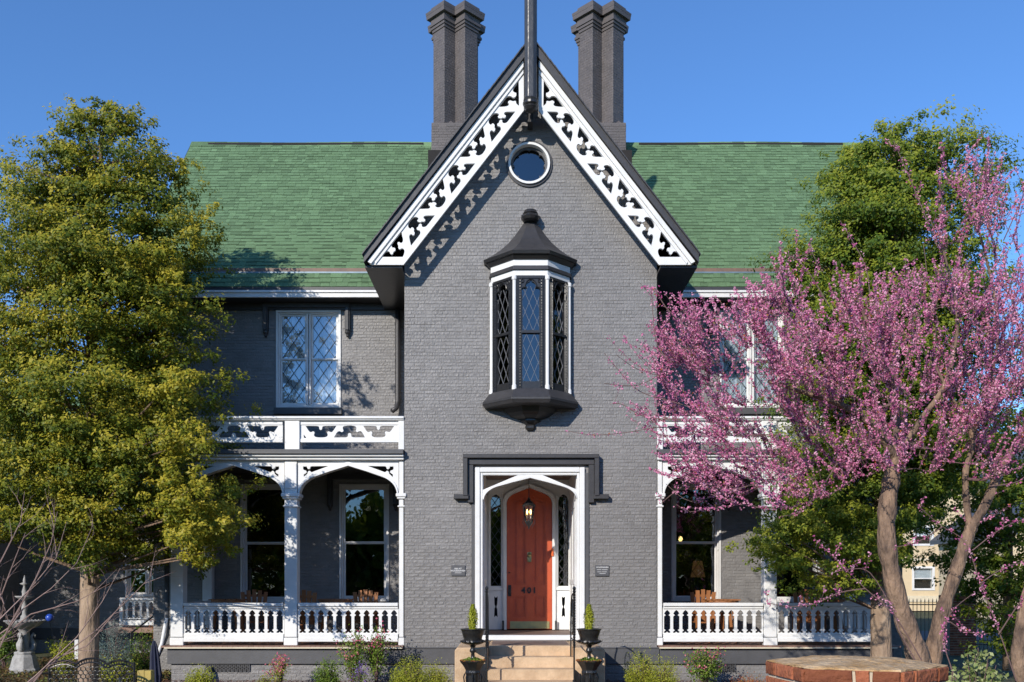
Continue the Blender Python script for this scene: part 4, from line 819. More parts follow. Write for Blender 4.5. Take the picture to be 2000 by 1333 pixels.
# ================================================================ LEFT GARDEN
FY = 2.4; fx = PX(48, FY); Z = lambda py: PZ(py, FY)
t = thing('garden_fountain', 'weathered grey stone fountain with a scalloped basin and tall tiered spire', 'fountain', (fx, FY, 0))
MB().lathe([(.34, 0), (.34, .06), (.30, .10), (.24, .34), (.20, .40), (.22, .43), (.20, .46)], (fx, FY, 0), 8, rot=R(22.5)).build('base', stoneM, t, bevel=.01)
MB().lathe([(.16, .46), (.10, .52), (.085, .60), (.11, .74), (.10, .90), (.14, .95), (.17, .98)], (fx, FY, 0), 14).build('pedestal', stoneM, t, smooth=True)
mb = MB()
for k in range(3):
    a = k*2.1+.6; px_, py_ = math.cos(a), math.sin(a); mb.tube([(fx+px_*r_, FY+py_*r_, z_) for r_, z_ in ((.10, .48), (.17, .52), (.19, .62), (.15, .70), (.13, .78), (.18, .86), (.21, .82), (.20, .76))], [.05, .06, .055, .04, .03, .028, .025, .01], 7)
mb.build('swan', stoneM, t, smooth=True)
MB().lathe([(.14, .96), (.28, 1.02), (.36, 1.09), (.40, 1.13), (.40, 1.15), (.34, 1.12), (.1, 1.08)], (fx, FY, 0), 32).build('basin', stoneM, t, smooth=True)
mb = MB()
for k in range(30): a = k*math.pi/15; mb.lathe([(.006, -.022), (.03, 0), (.006, .018)], (fx+.395*math.cos(a), FY+.395*math.sin(a), 1.14), 6)
mb.build('basin_rim', stoneM, t)
MB().lathe([(.07, 1.08), (.09, 1.15), (.08, 1.24), (.05, 1.28), (.045, 1.36), (.065, 1.40), (.06, 1.46), (.03, 1.58), (.05, 1.60), (.18, 1.66), (.20, 1.69), (.05, 1.68), (.05, 1.74), (.06, 1.78), (.025, 1.90), (.03, 1.93), (.10, 1.96), (.03, 1.99), (.035, 2.03), (.005, 2.15)], (fx, FY, 0), 14).build('spire', stoneM, t, smooth=True)
bx_, bY = PX(97, 2.8), 2.8; t = thing('gazing_ball', 'cobalt blue glass ball on a thin garden stake behind the fountain', 'garden ornament', (bx_, bY, 0))
MB().lathe([(.005, -.09), (.05, -.078), (.08, -.045), (.09, 0), (.08, .045), (.05, .078), (.005, .09)], (bx_, bY, PZ(1207, bY)), 18).build('ball', blueM, t, smooth=True); MB().tube([(bx_+.18, bY, 0), (bx_+.12, bY, .6), (bx_, bY, PZ(1214, bY))], .008, 5).build('stake', ironM, t)
# cast iron bench
BY = -4.7; s_ = scl(BY); Z = lambda py: PZ(py, BY); b0, b1 = PX(96, BY), PX(262, BY); bc = (b0+b1)/2; bw = b1-b0
t = thing('garden_bench', 'ornate black cast iron garden bench with a humped lattice back', 'bench', (bc, BY, 0))
topz = lambda u: .84-.05+.075*abs(math.sin(math.pi*u*3))**.7+(.03 if .33 < u < .67 else 0)
mb = MB(); us = np.linspace(0, 1, 49)
mb.tube([(b0+u*bw, BY, topz(u)) for u in us], .016, 6); mb.tube([(b0+u*bw, BY, topz(u)-.055) for u in us], .011, 5)
for k in range(34):
    u = (k+.5)/34; mb.tube([(b0+u*bw+.020*math.cos(q), BY, topz(u)-.03+.024*math.sin(q)) for q in np.linspace(0, 2*math.pi, 8)], .006, 4)
mb.build('back_crest', ironM, t); mb = MB()
for k in range(17):
    for j in range(6):
        u = (k+.5+(.5 if j % 2 else 0))/17.5; z_ = .47+j*.055
        if u < .98 and z_ < topz(u)-.08: mb.tube([(b0+u*bw+.035*math.cos(q), BY, z_+.032*math.sin(q)) for q in np.linspace(0, 2*math.pi, 11)], .006, 4)
mb.tube([(b0, BY, .43), (b1, BY, .43)], .012, 5); mb.build('back_lattice', ironM, t)
for x_ in (b0, b1):
    MB().tube([(x_, BY+.02, 0), (x_, BY+.02, .42), (x_, BY, .84)], .02, 6).build('back_leg', ironM, t); MB().tube([(x_, BY-.5, 0), (x_, BY-.46, .22), (x_, BY-.48, .42)], .02, 6).build('front_leg', ironM, t)
    MB().tube([(x_, BY, .68), (x_, BY-.25, .70), (x_, BY-.48, .66), (x_, BY-.5, .56), (x_, BY-.46, .44)], .016, 6).build('armrest', ironM, t)
mb = MB()
for k in range(9): mb.box(b0, b1, BY-.48+k*.052, BY-.445+k*.052, .41, .425)
for k in range(9): mb.box(b0+bw*(k+.5)/9-.01, b0+bw*(k+.5)/9+.01, BY-.48, BY-.02, .40, .409)
mb.build('seat', ironM, t)
# yellow post, furled cloth, stair handrail, utility box
o = MB().box(PX(272, -4), PX(286, -4), -4.08, -3.96, 0, PZ(1309, -4)).box(PX(286, -4)+.001, PX(299, -4), -4.08, -3.94, 0, PZ(1309, -4)-.004).build('wooden_post', postM, bevel=.006); props(o, 'short square mustard yellow wooden post right of the iron bench', 'post')
CY = -1.2; cxx = PX(301, CY); t = thing('furled_umbrella', 'furled dark navy umbrella leaning by the white downspout', 'umbrella', (cxx, CY, 0))
mb = MB(); pr_ = [(.02, PZ(1252, CY)), (.05, PZ(1262, CY)), (.075, PZ(1280, CY)), (.085, PZ(1300, CY)), (.10, PZ(1318, CY)), (.07, .12)]; vs = []
for r_, z_ in pr_:
    for k in range(16): a = k*math.pi/8; q = r_*(1.1 if k % 2 else .72); vs.append((cxx+q*math.cos(a)-(z_-.9)*.05, CY+q*math.sin(a), z_))
mb.add(vs, [(i*16+k, i*16+(k+1) % 16, i*16+16+(k+1) % 16, i*16+16+k) for i in range(len(pr_)-1) for k in range(16)]); mb.build('canopy', clothM, t); MB().tube([(cxx, CY, 0), (cxx-.02, CY, PZ(1248, CY))], .012, 6).build('pole', ironM, t)
t = thing('stair_handrail', 'plain black metal handrail sloping down beside the left end of the porch', 'handrail', (PX(256, 3.6), 3.6, 0))
MB().tube([(PX(322, 4.6), 4.6, PZ(1187, 4.6)), (PX(257, 3.6), 3.6, PZ(1236, 3.6))], .022, 6).build('rail', ironM, t); MB().tube([(PX(256, 3.6), 3.6, PZ(1237, 3.6)), (PX(256, 3.6), 3.6, 0)], .022, 6).build('post', ironM, t)
o = MB().box(PX(145, 2.2), PX(153, 2.2), 2.2, 2.3, PZ(1288, 2.2), PZ(1250, 2.2)).build('drain_pipe_box', whiteO, bevel=.01); props(o, 'small pale utility box standing beside the evergreen trunk', 'utility box')
# ================================================================ PLANTS
def shrub(name, label, px, Y, hw, top, m, n=900, ls=.04, fl=None, cat='shrub', group=None, base=0.0, sparse=False, depth=None, lw=.5, nst=14, stemm=None):
    s = scl(Y); x = PX(px, Y); r = hw/s; zt_ = PZ(top, Y); d = depth or r*.8; h = zt_-base
    t = thing(name, label, cat, (x, Y, base), group=group); mb = MB(); tips = []
    for k in range(nst):
        a = random.uniform(0, 6.28); q = random.uniform(.15, .85); e = (x+r*q*math.cos(a), Y+d*q*math.sin(a), base+h*random.uniform(.55, 1)*math.sqrt(max(.15, 1-q*q*.6))); mid = (x+(e[0]-x)*.35, Y+(e[1]-Y)*.35, base+(e[2]-base)*.55)
        mb.tube([(x+random.uniform(-.05, .05), Y, base), mid, e], [.012, .008, .003], 5); tips.append(e)
    mb.build('stem', stemm or twigM, t)
    tip = np.array(tips)
    if sparse:
        k = rng.integers(0, len(tip), n); f = rng.random(n)**.6; b0_ = np.array([x, Y, base]); C = b0_+(tip[k]-b0_)*(.35+.65*f)[:, None]+rng.normal(size=(n, 3))*np.array([.055, .055, .05])
    else:
        v = rng.normal(size=(n, 3)); v /= np.linalg.norm(v, axis=1, keepdims=True); v[:, 2] = v[:, 2]*.5+.45; rr_ = (rng.random(n)**.45)[:, None]
        lob = 1+.16*np.sin(v[:, 0]*9+v[:, 1]*7)+.10*rng.normal(size=n); C = np.array([x, Y, base])+v*rr_*np.array([r, d, h*1.05])*lob[:, None]; C[:, 2] = np.maximum(C[:, 2], base+.01)
    N = rng.normal(size=(n, 3))+np.array([-.2, -.5, .8]); leaves('foliage', C, N, ls, ls*lw, np.clip(.5+.27*rng.normal(size=n)+.15*np.sin(C[:, 0]*30)*np.cos(C[:, 2]*25), 0, 1), m, t)
    if fl:
        fm, fn, fs = fl; k = rng.integers(0, len(tip), fn); C = tip[k]+rng.normal(size=(fn, 3))*.05; leaves('blossoms', C, rng.normal(size=(fn, 3))+np.array([0, -.8, .3]), fs, fs*.8, rng.random(fn), fm, t)
    return t
L = MATS
shrub('boxwood', 'small rounded green shrub below the left foundation vent', 392, -1.1, 27, 1304, L['lime_leaf'], 4200, .032)
shrub('azalea_bush', 'thin azalea with pink blossoms left of the middle column of the left porch', 548, -.9, 34, 1283, L['lime_leaf'], 700, .035, (azB, 260, .035), sparse=True)
shrub('lime_shrub', 'tiny lime green shrub left of the small pink azalea', 518, -1.3, 16, 1316, L['lime_leaf'], 900, .03)
shrub('lime_shrub', 'bright green leafy shrub in front of the grey left foundation under the tall azalea', 640, -1.1, 26, 1291, L['green_leaf'], 4200, .038)
shrub('azalea_bush', 'tall open azalea with pink blossoms in front of the left porch railing, left stem', 690, -.95, 36, 1222, L['green_leaf'], 1500, .05, (azB, 110, .045), sparse=True, nst=20)
shrub('azalea_bush', 'tall open azalea with pink blossoms in front of the left porch railing, nearer the gable', 735, -.85, 38, 1216, L['green_leaf'], 1700, .05, (azB, 130, .045), sparse=True, nst=22)
shrub('purple_flower', 'small clump of purple flowers under the tall pink azaleas', 705, -1.3, 22, 1300, L['green_leaf'], 500, .03, (purB, 200, .03), sparse=True, cat='flowers')
shrub('golden_shrub', 'feathery golden green shrub beneath the left corner of the gable wall', 800, -1.5, 36, 1288, L['lime_leaf'], 8500, .036, nst=30, lw=.3)
shrub('golden_shrub', 'low feathery golden green shrub between the gable corner and the left urn', 850, -1.4, 30, 1300, L['lime_leaf'], 6500, .034, nst=26, lw=.3)
shrub('golden_shrub', 'feathery golden green shrub right of the stone steps', 1252, -1.3, 32, 1279, L['lime_leaf'], 7500, .036, nst=30, lw=.3)
shrub('golden_shrub', 'feathery golden green shrub at the foot of the right gable corner', 1297, -1.4, 28, 1288, L['lime_leaf'], 6000, .034, nst=26, lw=.3)
shrub('azalea_bush', 'open azalea with pink buds in front of the right porch railing', 1375, -1.0, 48, 1252, L['green_leaf'], 1900, .05, (azB, 150, .042), sparse=True, nst=22)
shrub('low_shrub', 'low russet and green plant between the right azalea and the brick pier', 1462, -1.2, 36, 1318, L['russet_leaf'], 1200, .03)
shrub('blue_spruce', 'small silvery blue spruce shrub right of the evergreen trunk', 222, 1.8, 36, 1226, L['blue_spruce_needles'], 6500, .045, nst=20, lw=.25)
shrub('garden_shrub', 'loose green shrub behind the furled umbrella under the small rear porch', 283, 2.6, 34, 1232, L['green_leaf'], 2800, .045, sparse=False)
shrub('garden_shrub', 'yellow green shrub right of the stone fountain', 118, 2.9, 34, 1240, L['lime_leaf'], 1500, .05, sparse=True)
shrub('garden_shrub', 'loose green shrub at the left edge behind the stone fountain', 8, 3.2, 40, 1215, L['green_leaf'], 2600, .055, sparse=True, nst=20)
shrub('garden_shrub', 'low lime green shrub left of the evergreen trunk base', 132, 1.0, 26, 1272, L['lime_leaf'], 1200, .045, sparse=True)
shrub('garden_shrub', 'low green shrub right of the evergreen trunk base under the blue spruce', 232, .4, 40, 1283, L['lime_leaf'], 1500, .045)
shrub('vine', 'dry brown vine tangled over the small rear porch railing', 306, 5.8, 16, 1180, L['russet_leaf'], 420, .04, sparse=True, cat='plant')
shrub('viburnum', 'broad leaved pale green and cream shrub at the lower right corner', 1905, -8.0, 62, 1248, L['pale_leaf'], 1300, .065, sparse=True, nst=30, lw=.6)
shrub('viburnum', 'pale green shrub with cream young leaves just right of the brick pier', 1868, -8.8, 36, 1300, L['pale_leaf'], 500, .06, sparse=True, nst=14, lw=.6)
# ground cover and mulch
n = 26000; X = rng.uniform(-12, -4.5, n); Yv = rng.uniform(-6, 7, n); C = np.stack([X, Yv, rng.random(n)*.07+.01], 1); keep = ~((X > -6.9) & (Yv > -.3)); C = C[keep]
g_ = leaves('ground_cover', C, rng.normal(size=C.shape)*.6+np.array([0, 0, 1]), .07, .035, np.clip(.4+.3*rng.normal(size=len(C))+.3*np.sin(C[:, 0]*2)*np.cos(C[:, 1]*1.7), 0, 1), litL); g_['label'] = 'russet and green leaf litter over the left garden bed'
n = 30000; X = np.concatenate([rng.uniform(-6.9, -1.0, n//2), rng.uniform(1.7, 8, n//2)]); C = np.stack([X, rng.uniform(-3.4, .0, n), rng.random(n)*.10+.0], 1)
m_ = leaves('mulch', C, rng.normal(size=(n, 3))*.5+np.array([0, -.3, 1]), .09, .010, rng.random(n), mulchM); m_['label'] = 'reddish pine needle mulch along the front beds'
MB().box(-6.9, -1.0, -3.4, .015, .0, .03).build('mulch_bed', mulchM, kind='structure'); MB().box(1.75, 8.2, -3.4, .015, .0, .03).build('mulch_bed', mulchM, kind='structure')
# ---------------------------------------------------------------- evergreens
def evergreen(label, px, Y, prof, trunkpts, ncl, per, m, lsize=.058, tone=0, cat='tree', name='evergreen_tree', fork=True, seed=1, dr=.85, rise=.25, extra=(), core=0):
    q = random.Random(seed); s = scl(Y); x0 = PX(px, Y); t = thing(name, label, cat, (x0, Y, 0))
    zz_ = np.array([PZ(p[0], Y) for p in prof])[::-1]; rl = np.array([(px-p[1])/s for p in prof])[::-1]; rr_ = np.array([(p[2]-px)/s for p in prof])[::-1]
    mb = MB(); mb.tube([(PX(a, Y), Y+dy, PZ(b_, Y)) for a, b_, dy, r_ in trunkpts], [r_ for *_, r_ in trunkpts], 14); mb.build('trunk', trunkM, t, smooth=True)
    zlo, zhi = zz_[0], zz_[-1]; br = MB(); CC = []; NN = []; TT = []
    area = np.maximum(rl+rr_, .05)**1.25; zs_ = np.linspace(zlo, zhi, 200); w = np.interp(zs_, zz_, area); w /= w.sum()
    tr = [(PX(a, Y), Y+dy, PZ(b_, Y)) for a, b_, dy, r_ in trunkpts]
    for k in range(ncl+len(extra)):
        z = q.choices(zs_, w)[0]; z = z*.6+.4*(round(z/.62)*.62)+q.uniform(-.06, .06); z = min(z, zhi-.12); a = q.uniform(0, 6.283); L_ = np.interp(z, zz_, rl); R_ = np.interp(z, zz_, rr_)
        f = math.sqrt(q.uniform(.06, .98)); lob = min(1.0, .86+.17*math.sin(a*3+z*2.3)+.08*math.sin(a*7-z*5)); ra = (R_ if math.cos(a) > 0 else L_)*lob; th = (z-zlo)/(zhi-zlo); rd = dr*lob*(1-.45*th)*(max(L_, 0)+max(R_, 0))/2; pf = (Y+rd*f*math.sin(a)-CAMY)/(Y-CAMY); ra *= min(1, pf); z = CAMZ+(z-CAMZ)*min(1, .15+.85*pf)
        c = np.array([x0+ra*f*math.cos(a), Y+rd*f*math.sin(a), z]); out = np.array([math.cos(a), math.sin(a), 0])
        zb = z-rise*f*max(ra, .5)-.15; tb = min(tr, key=lambda p: abs(p[2]-zb)); tx, ty = tb[0], tb[1]; zb = max(zb, tr[1][2] if len(tr) > 1 else 0)
        if k >= ncl:
            ex = extra[k-ncl]; c = np.array(P(ex[0], ex[1], Y+ex[2])); z = c[2]; f = .9; ra = 1.5; out = np.array([c[0]-x0, c[1]-Y, 0]); out /= np.linalg.norm(out)+.01; tb = min(tr, key=lambda p: abs(p[2]-(z-.6))); tx, ty, zb = tb[0], tb[1], min(tb[2], z-.25)
        if k % 4 == 0: br.tube([(tx, ty, zb), (tx+(c[0]-tx)*.5, ty+(c[1]-ty)*.5, zb+(z-zb)*.45), tuple(c)], [.035*f+.01, .02, .006], 5)
        sc = q.uniform(.7, 1.3)*(.28+.72*min(1, ra/1.3)) if k < ncl else q.uniform(.45, .75); tone_c = q.gauss(.5, .13)+(.25 if k >= ncl else 0)
        nsub = 7; sub = np.array([[q.gauss(0, .27)*sc, q.gauss(0, .27)*sc, q.gauss(.02, .13)*sc] for _ in range(nsub)])+out*np.array([[q.uniform(-.25, .3)*sc] for _ in range(nsub)])
        n = int(per*sc); ks = rng.integers(0, nsub, n); off = sub[ks]+rng.normal(size=(n, 3))*np.array([.085, .085, .065])*sc
        loc = off-sub[ks]; C = c+off; N = loc/(np.linalg.norm(loc, axis=1, keepdims=True)+.03)*.8+off*.8+np.array([-.25, -.45, .55])+out*.25+rng.normal(size=(n, 3))*.5
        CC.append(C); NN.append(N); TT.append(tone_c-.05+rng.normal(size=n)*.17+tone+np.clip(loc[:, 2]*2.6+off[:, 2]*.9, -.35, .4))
    br.build('branch', barkM, t, kind='stuff'); C = np.concatenate(CC); N = np.concatenate(NN); T = np.concatenate(TT)
    lv = .6+.85*rng.random(len(C)); leaves('foliage', C, N, lsize*lv, lsize*.5*lv, T, m, t); return t
profL = [(190, 198, 214), (215, 150, 245), (240, 128, 285), (270, 105, 290), (300, 60, 350), (350, 25, 372), (400, -20, 378), (450, -55, 386), (505, -85, 412), (560, -90, 398), (610, -95, 385), (680, -100, 408), (730, -100, 425), (790, -100, 442), (850, -100, 445), (910, -100, 462), (960, -95, 468), (1010, -70, 455), (1050, 40, 440), (1090, 120, 425)]
XL = [(340+random.uniform(0, 95), 985+random.uniform(0, 135)*(.4+.6*random.random()), random.uniform(-1.6, -.2)) for _ in range(26)]+[(random.uniform(290, 385), random.uniform(740, 1060), -1.9+random.uniform(-.3, .3)) for _ in range(26)]+[(random.uniform(150, 250), random.uniform(1040, 1085), random.uniform(-1, .4)) for _ in range(12)]+[(random.uniform(-60, 55), random.uniform(950, 1055), random.uniform(-1, 1)) for _ in range(22)]
XL += [(random.uniform(325, 400), random.uniform(400, 620), random.uniform(-1.3, .2)) for _ in range(16)]+[(203, 212, 0), (207, 228, .1), (196, 245, -.1), (228, 252, 0), (258, 232, .1), (262, 250, 0), (160, 240, 0), (150, 225, .1), (142, 255, 0), (120, 290, 0), (285, 285, 0), (340, 330, 0), (352, 322, .1), (330, 345, -.2), (45, 335, 0), (15, 372, 0), (365, 350, 0)]
XL = [e for e in XL if not (e[1] > 1100 and not 360 < e[0] < 435)]
XR = [(random.uniform(1500, 1715), random.uniform(960, 1110), random.uniform(-1.6, .3)) for _ in range(40)]+[(1480, 1075, -.8), (1475, 1090, -.6), (1500, 1060, -1), (1520, 1110, -.8), (1560, 1130, -.7), (1600, 1140, -.8), (1650, 1125, -.8), (1690, 1140, -.7), (1738, 252, 0), (1752, 262, 0), (1725, 272, .1), (1800, 275, 0), (1885, 270, 0), (1905, 285, 0), (1870, 290, 0), (1945, 330, 0), (1660, 300, 0), (1632, 335, 0)]
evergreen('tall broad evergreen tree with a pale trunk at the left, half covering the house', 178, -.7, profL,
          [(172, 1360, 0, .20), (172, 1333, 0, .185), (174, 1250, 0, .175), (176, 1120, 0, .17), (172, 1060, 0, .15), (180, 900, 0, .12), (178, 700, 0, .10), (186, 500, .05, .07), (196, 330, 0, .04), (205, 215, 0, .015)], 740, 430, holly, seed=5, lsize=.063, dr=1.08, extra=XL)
profR = [(242, 1722, 1760), (262, 1700, 1800), (285, 1668, 1925), (320, 1640, 1950), (360, 1612, 1955), (410, 1580, 1958), (470, 1552, 1952), (530, 1545, 1948), (600, 1540, 1945), (700, 1535, 1940), (800, 1530, 1940), (880, 1520, 1935), (940, 1500, 1900), (990, 1485, 1850), (1040, 1470, 1760), (1090, 1470, 1730), (1130, 1500, 1720), (1160, 1560, 1715)]
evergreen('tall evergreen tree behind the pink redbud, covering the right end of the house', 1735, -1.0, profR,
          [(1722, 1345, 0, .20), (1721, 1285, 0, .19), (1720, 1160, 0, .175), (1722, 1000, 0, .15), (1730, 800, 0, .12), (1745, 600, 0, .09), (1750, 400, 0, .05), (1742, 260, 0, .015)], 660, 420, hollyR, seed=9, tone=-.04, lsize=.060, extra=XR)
evergreen('dark leafy evergreen at the right edge behind the redbud trunks', 1965, 1.5, [(700, 1960, 2000), (760, 1900, 2060), (860, 1860, 2100), (960, 1850, 2120), (1060, 1850, 2120), (1160, 1865, 2110), (1230, 1890, 2100), (1265, 1930, 2080)],
          [(1970, 1310, 0, .12), (1970, 1200, 0, .10), (1970, 1000, 0, .07), (1970, 800, 0, .03)], 190, 230, hollyR, lsize=.075, seed=12, tone=-.1)
evergreen('green tree beside the cream building beyond the right end of the porch', 1790, 14.0, [(860, 1770, 1800), (900, 1700, 1880), (960, 1690, 1900), (1000, 1700, 1880), (1030, 1700, 1770)],
          [(1740, 1240, 0, .14), (1745, 1050, 0, .10), (1790, 900, 0, .04)], 70, 160, hollyR, lsize=.13, seed=15, name='background_tree')
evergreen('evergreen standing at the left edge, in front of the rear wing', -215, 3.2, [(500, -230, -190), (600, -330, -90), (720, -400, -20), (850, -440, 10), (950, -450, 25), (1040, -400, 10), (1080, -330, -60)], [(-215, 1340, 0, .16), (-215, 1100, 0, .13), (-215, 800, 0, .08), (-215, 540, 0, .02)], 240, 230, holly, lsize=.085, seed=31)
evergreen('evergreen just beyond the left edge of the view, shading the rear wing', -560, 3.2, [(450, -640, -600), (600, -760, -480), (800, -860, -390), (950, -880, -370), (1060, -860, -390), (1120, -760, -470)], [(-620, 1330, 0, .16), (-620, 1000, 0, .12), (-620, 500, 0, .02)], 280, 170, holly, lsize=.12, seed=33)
# ---------------------------------------------------------------- bare sapling stems, lower left
t = thing('bare_sapling', 'leafless multi stemmed sapling with thin reddish twigs at the lower left corner', 'sapling', (PX(-40, -6), -6, 0))
mb = MB(); q = random.Random(4)
def twigline(pts, Y, r0, depth=0):
    P3 = [P(a, b_, Y+q.uniform(-.05, .05)+i*.04) for i, (a, b_) in enumerate(pts)]
    mb.tube(P3, [r0*(1-.8*i/(len(P3)-1)) for i in range(len(P3))], 5)
    for i in range(1, len(pts)):
        for _ in range(2 if depth == 0 else 1):
            if q.random() < .75:
                a0, b0_ = pts[i-1]; a1, b1_ = pts[i]; f = q.random(); sx, sy = a0+(a1-a0)*f, b0_+(b1_-b0_)*f; ang = math.atan2(-(b1_-b0_), a1-a0)+q.choice((-1, 1))*q.uniform(.2, .6); ln_ = q.uniform(25, 80)*(1 if depth == 0 else .6)
                e1 = (sx+ln_*.5*math.cos(ang), sy-ln_*.5*math.sin(ang)); ang += q.uniform(-.1, .3); e2 = (e1[0]+ln_*.5*math.cos(ang), e1[1]-ln_*.5*math.sin(ang))
                if depth < 2: twigline([(sx, sy), e1, e2], Y+i*.03, r0*.38, depth+1)
for pts in ([(40, 1345), (70, 1320), (150, 1245), (200, 1175), (235, 1110)], [(45, 1345), (90, 1305), (190, 1230), (262, 1160), (300, 1120)], [(-30, 1260), (20, 1225), (45, 1190), (100, 1150), (150, 1100), (180, 1030)], [(-30, 1240), (10, 1200), (60, 1150), (110, 1090), (130, 1020)], [(-40, 1290), (10, 1240), (60, 1200), (150, 1175), (215, 1140)],
            [(-30, 1330), (20, 1220), (70, 1130), (100, 1060), (112, 1000)], [(-40, 1250), (0, 1170), (30, 1090), (50, 1040)], [(-30, 1150), (5, 1090), (40, 1020), (48, 960)], [(60, 1340), (100, 1290), (170, 1262), (230, 1190), (260, 1150)], [(-20, 1100), (8, 1180), (4, 1200), (-20, 1250)]):
    twigline(pts, -6.2+q.uniform(-.3, .3), .013)
mb.build('twig', sapM, t, kind='stuff')
# ---------------------------------------------------------------- redbud
t = thing('redbud_tree', 'redbud tree covered in pink blossom with leaning brown trunks, right of the door', 'tree', (PX(1805, -5), -5.0, 0))
q = random.Random(21); nq = np.random.default_rng(21); BYr = -5.0
def PP(px, py, dy=0.0): return P(px, py, BYr+dy)
mains = [[(1812, 1400, 0, .19), (1795, 1290, 0, .175), (1772, 1225, 0, .155), (1748, 1150, 0, .145), (1732, 1060, 0, .14), (1734, 985, .05, .14), (1742, 930, .1, .13), (1745, 890, .1, .11)],
         [(1745, 900, .1, .09), (1722, 850, -.1, .07), (1660, 800, -.3, .05), (1580, 770, -.4, .035), (1500, 745, -.5, .02)],
         [(1745, 895, .1, .085), (1752, 830, .3, .06), (1740, 740, .5, .045), (1700, 640, .6, .03), (1650, 560, .7, .018)],
         [(1748, 895, .1, .07), (1800, 820, 0, .05), (1850, 740, -.1, .035), (1870, 620, -.1, .025), (1840, 480, .1, .016)],
         [(1815, 1400, .2, .17), (1822, 1285, .15, .14), (1838, 1205, .15, .115), (1866, 1120, .15, .105), (1888, 1055, .15, .10), (1898, 1030, .15, .095)],
         [(1896, 1040, .15, .062), (1888, 985, .2, .055), (1886, 920, .2, .05), (1900, 870, .25, .045), (1893, 835, .25, .045), (1860, 780, .3, .03), (1820, 700, .4, .02)],
         [(1900, 850, .25, .035), (1930, 760, .3, .03), (1950, 640, .2, .025), (1925, 500, .1, .018), (1890, 380, .1, .010)],
         [(1894, 1035, .15, .085), (1925, 985, .1, .075), (1955, 915, .1, .07), (1985, 875, .1, .06), (2035, 840, .1, .05), (2080, 760, .1, .035), (2090, 600, .1, .02)],
         [(2030, 1420, -1.2, .12), (1990, 1300, -1.2, .10), (2000, 1200, -1.2, .09), (2030, 1080, -1.2, .08)]]
mb = MB(); nodes = []
def smooth(pts, k=4):
    out = []; n = len(pts)
    for i in range(n-1):
        p0, p1, p2, p3 = pts[max(i-1, 0)], pts[i], pts[i+1], pts[min(i+2, n-1)]
        for j in range(k):
            u = j/k; out.append(tuple(.5*((2*b)+(-a+c)*u+(2*a-5*b+4*c-d)*u*u+(-a+3*b-3*c+d)*u**3) for a, b, c, d in zip(p0, p1, p2, p3)))
    out.append(tuple(pts[-1])); return out
for mi, mm in enumerate(mains):
    pts = smooth([(*PP(a, b_, dy), r_) for a, b_, dy, r_ in mm]); mb.tube([p[:3] for p in pts], [max(.006, p[3]*.88*(1+.09*math.sin(i*1.7)+.05*math.sin(i*3.1))) for i, p in enumerate(pts)], 12 if mi in (0, 4, 8) else 8)
    if mi not in (0, 4, 8): nodes += [(Vector(p[:3]), p[3]) for p in pts]
mb.build('trunk', barkM, t, smooth=True)
poly = [(1165, 800), (1185, 700), (1290, 640), (1285, 575), (1420, 600), (1500, 520), (1540, 470), (1640, 500), (1720, 540), (1790, 520), (1800, 440), (1760, 300), (1830, 300), (1890, 290), (1925, 280), (1985, 330), (2080, 400), (2130, 700), (2090, 900), (1950, 930), (1830, 925), (1700, 930), (1650, 960), (1530, 1005), (1420, 985), (1310, 930), (1240, 850)]
def dens(px, py):
    if py < 560 and px > 1560: return .62 if px > 1900 else .40
    if px < 1290: return .2
    if px < 1400: return .85
    return 1.0
tg = []
while len(tg) < 400:
    px, py = q.uniform(1160, 2130), q.uniform(280, 995)
    if inpoly(px, py, poly) and q.random() < dens(px, py): tg.append(PP(px, py, q.uniform(-1.7, 1.5)))
fork = PP(1760, 900, .1); tg.sort(key=lambda p: (p-fork).length)
limbs = MB(); segs = []
for g_ in tg:
    dg = (g_-fork).length
    best = min(nodes, key=lambda n_: (n_[0]-g_).length+(.6 if (n_[0]-fork).length > dg else 0)+max(0, n_[0].z-g_.z)*.5)
    a, ra = best; r0 = min(ra*.6, .022); d = g_-a
    if d.length < .12: continue
    mid = a+d*.5+Vector((q.uniform(-.1, .1), q.uniform(-.1, .1), -.10*d.length)); pts = smooth([tuple(a)+(max(r0, .006),), tuple(mid)+(max(r0*.7, .005),), tuple(g_)+(.004,)], 4)
    limbs.tube([p[:3] for p in pts], [p[3] for p in pts], 5); P3 = [Vector(p[:3]) for p in pts]; nodes += [(v, p[3]) for v, p in zip(P3[1:], pts[1:])]
    segs.append((P3, max(r0, .006)))
BC = []; BN = []
BTn = []
def bloom(p, k, sp=.022):
    tn = q.gauss(.5, .24)
    for _ in range(k): BTn.append(tn+q.gauss(0, .13)); BC.append((p.x+q.gauss(0, sp), p.y+q.gauss(0, sp), p.z+q.gauss(0, sp)))
def bloomline(P3, dn, cover=.75, sp=.02):
    for a, b_ in zip(P3, P3[1:]):
        l = (b_-a).length; n = int(l/dn)
        for i in range(n):
            if q.random() < cover: bloom(a.lerp(b_, (i+q.random())/max(n, 1)), q.randint(3, 6), sp)
for P3, r0 in segs:
    if r0 < .018: bloomline(P3, .045, .6)
cen = PP(1760, 1000, 0); ntw = 0
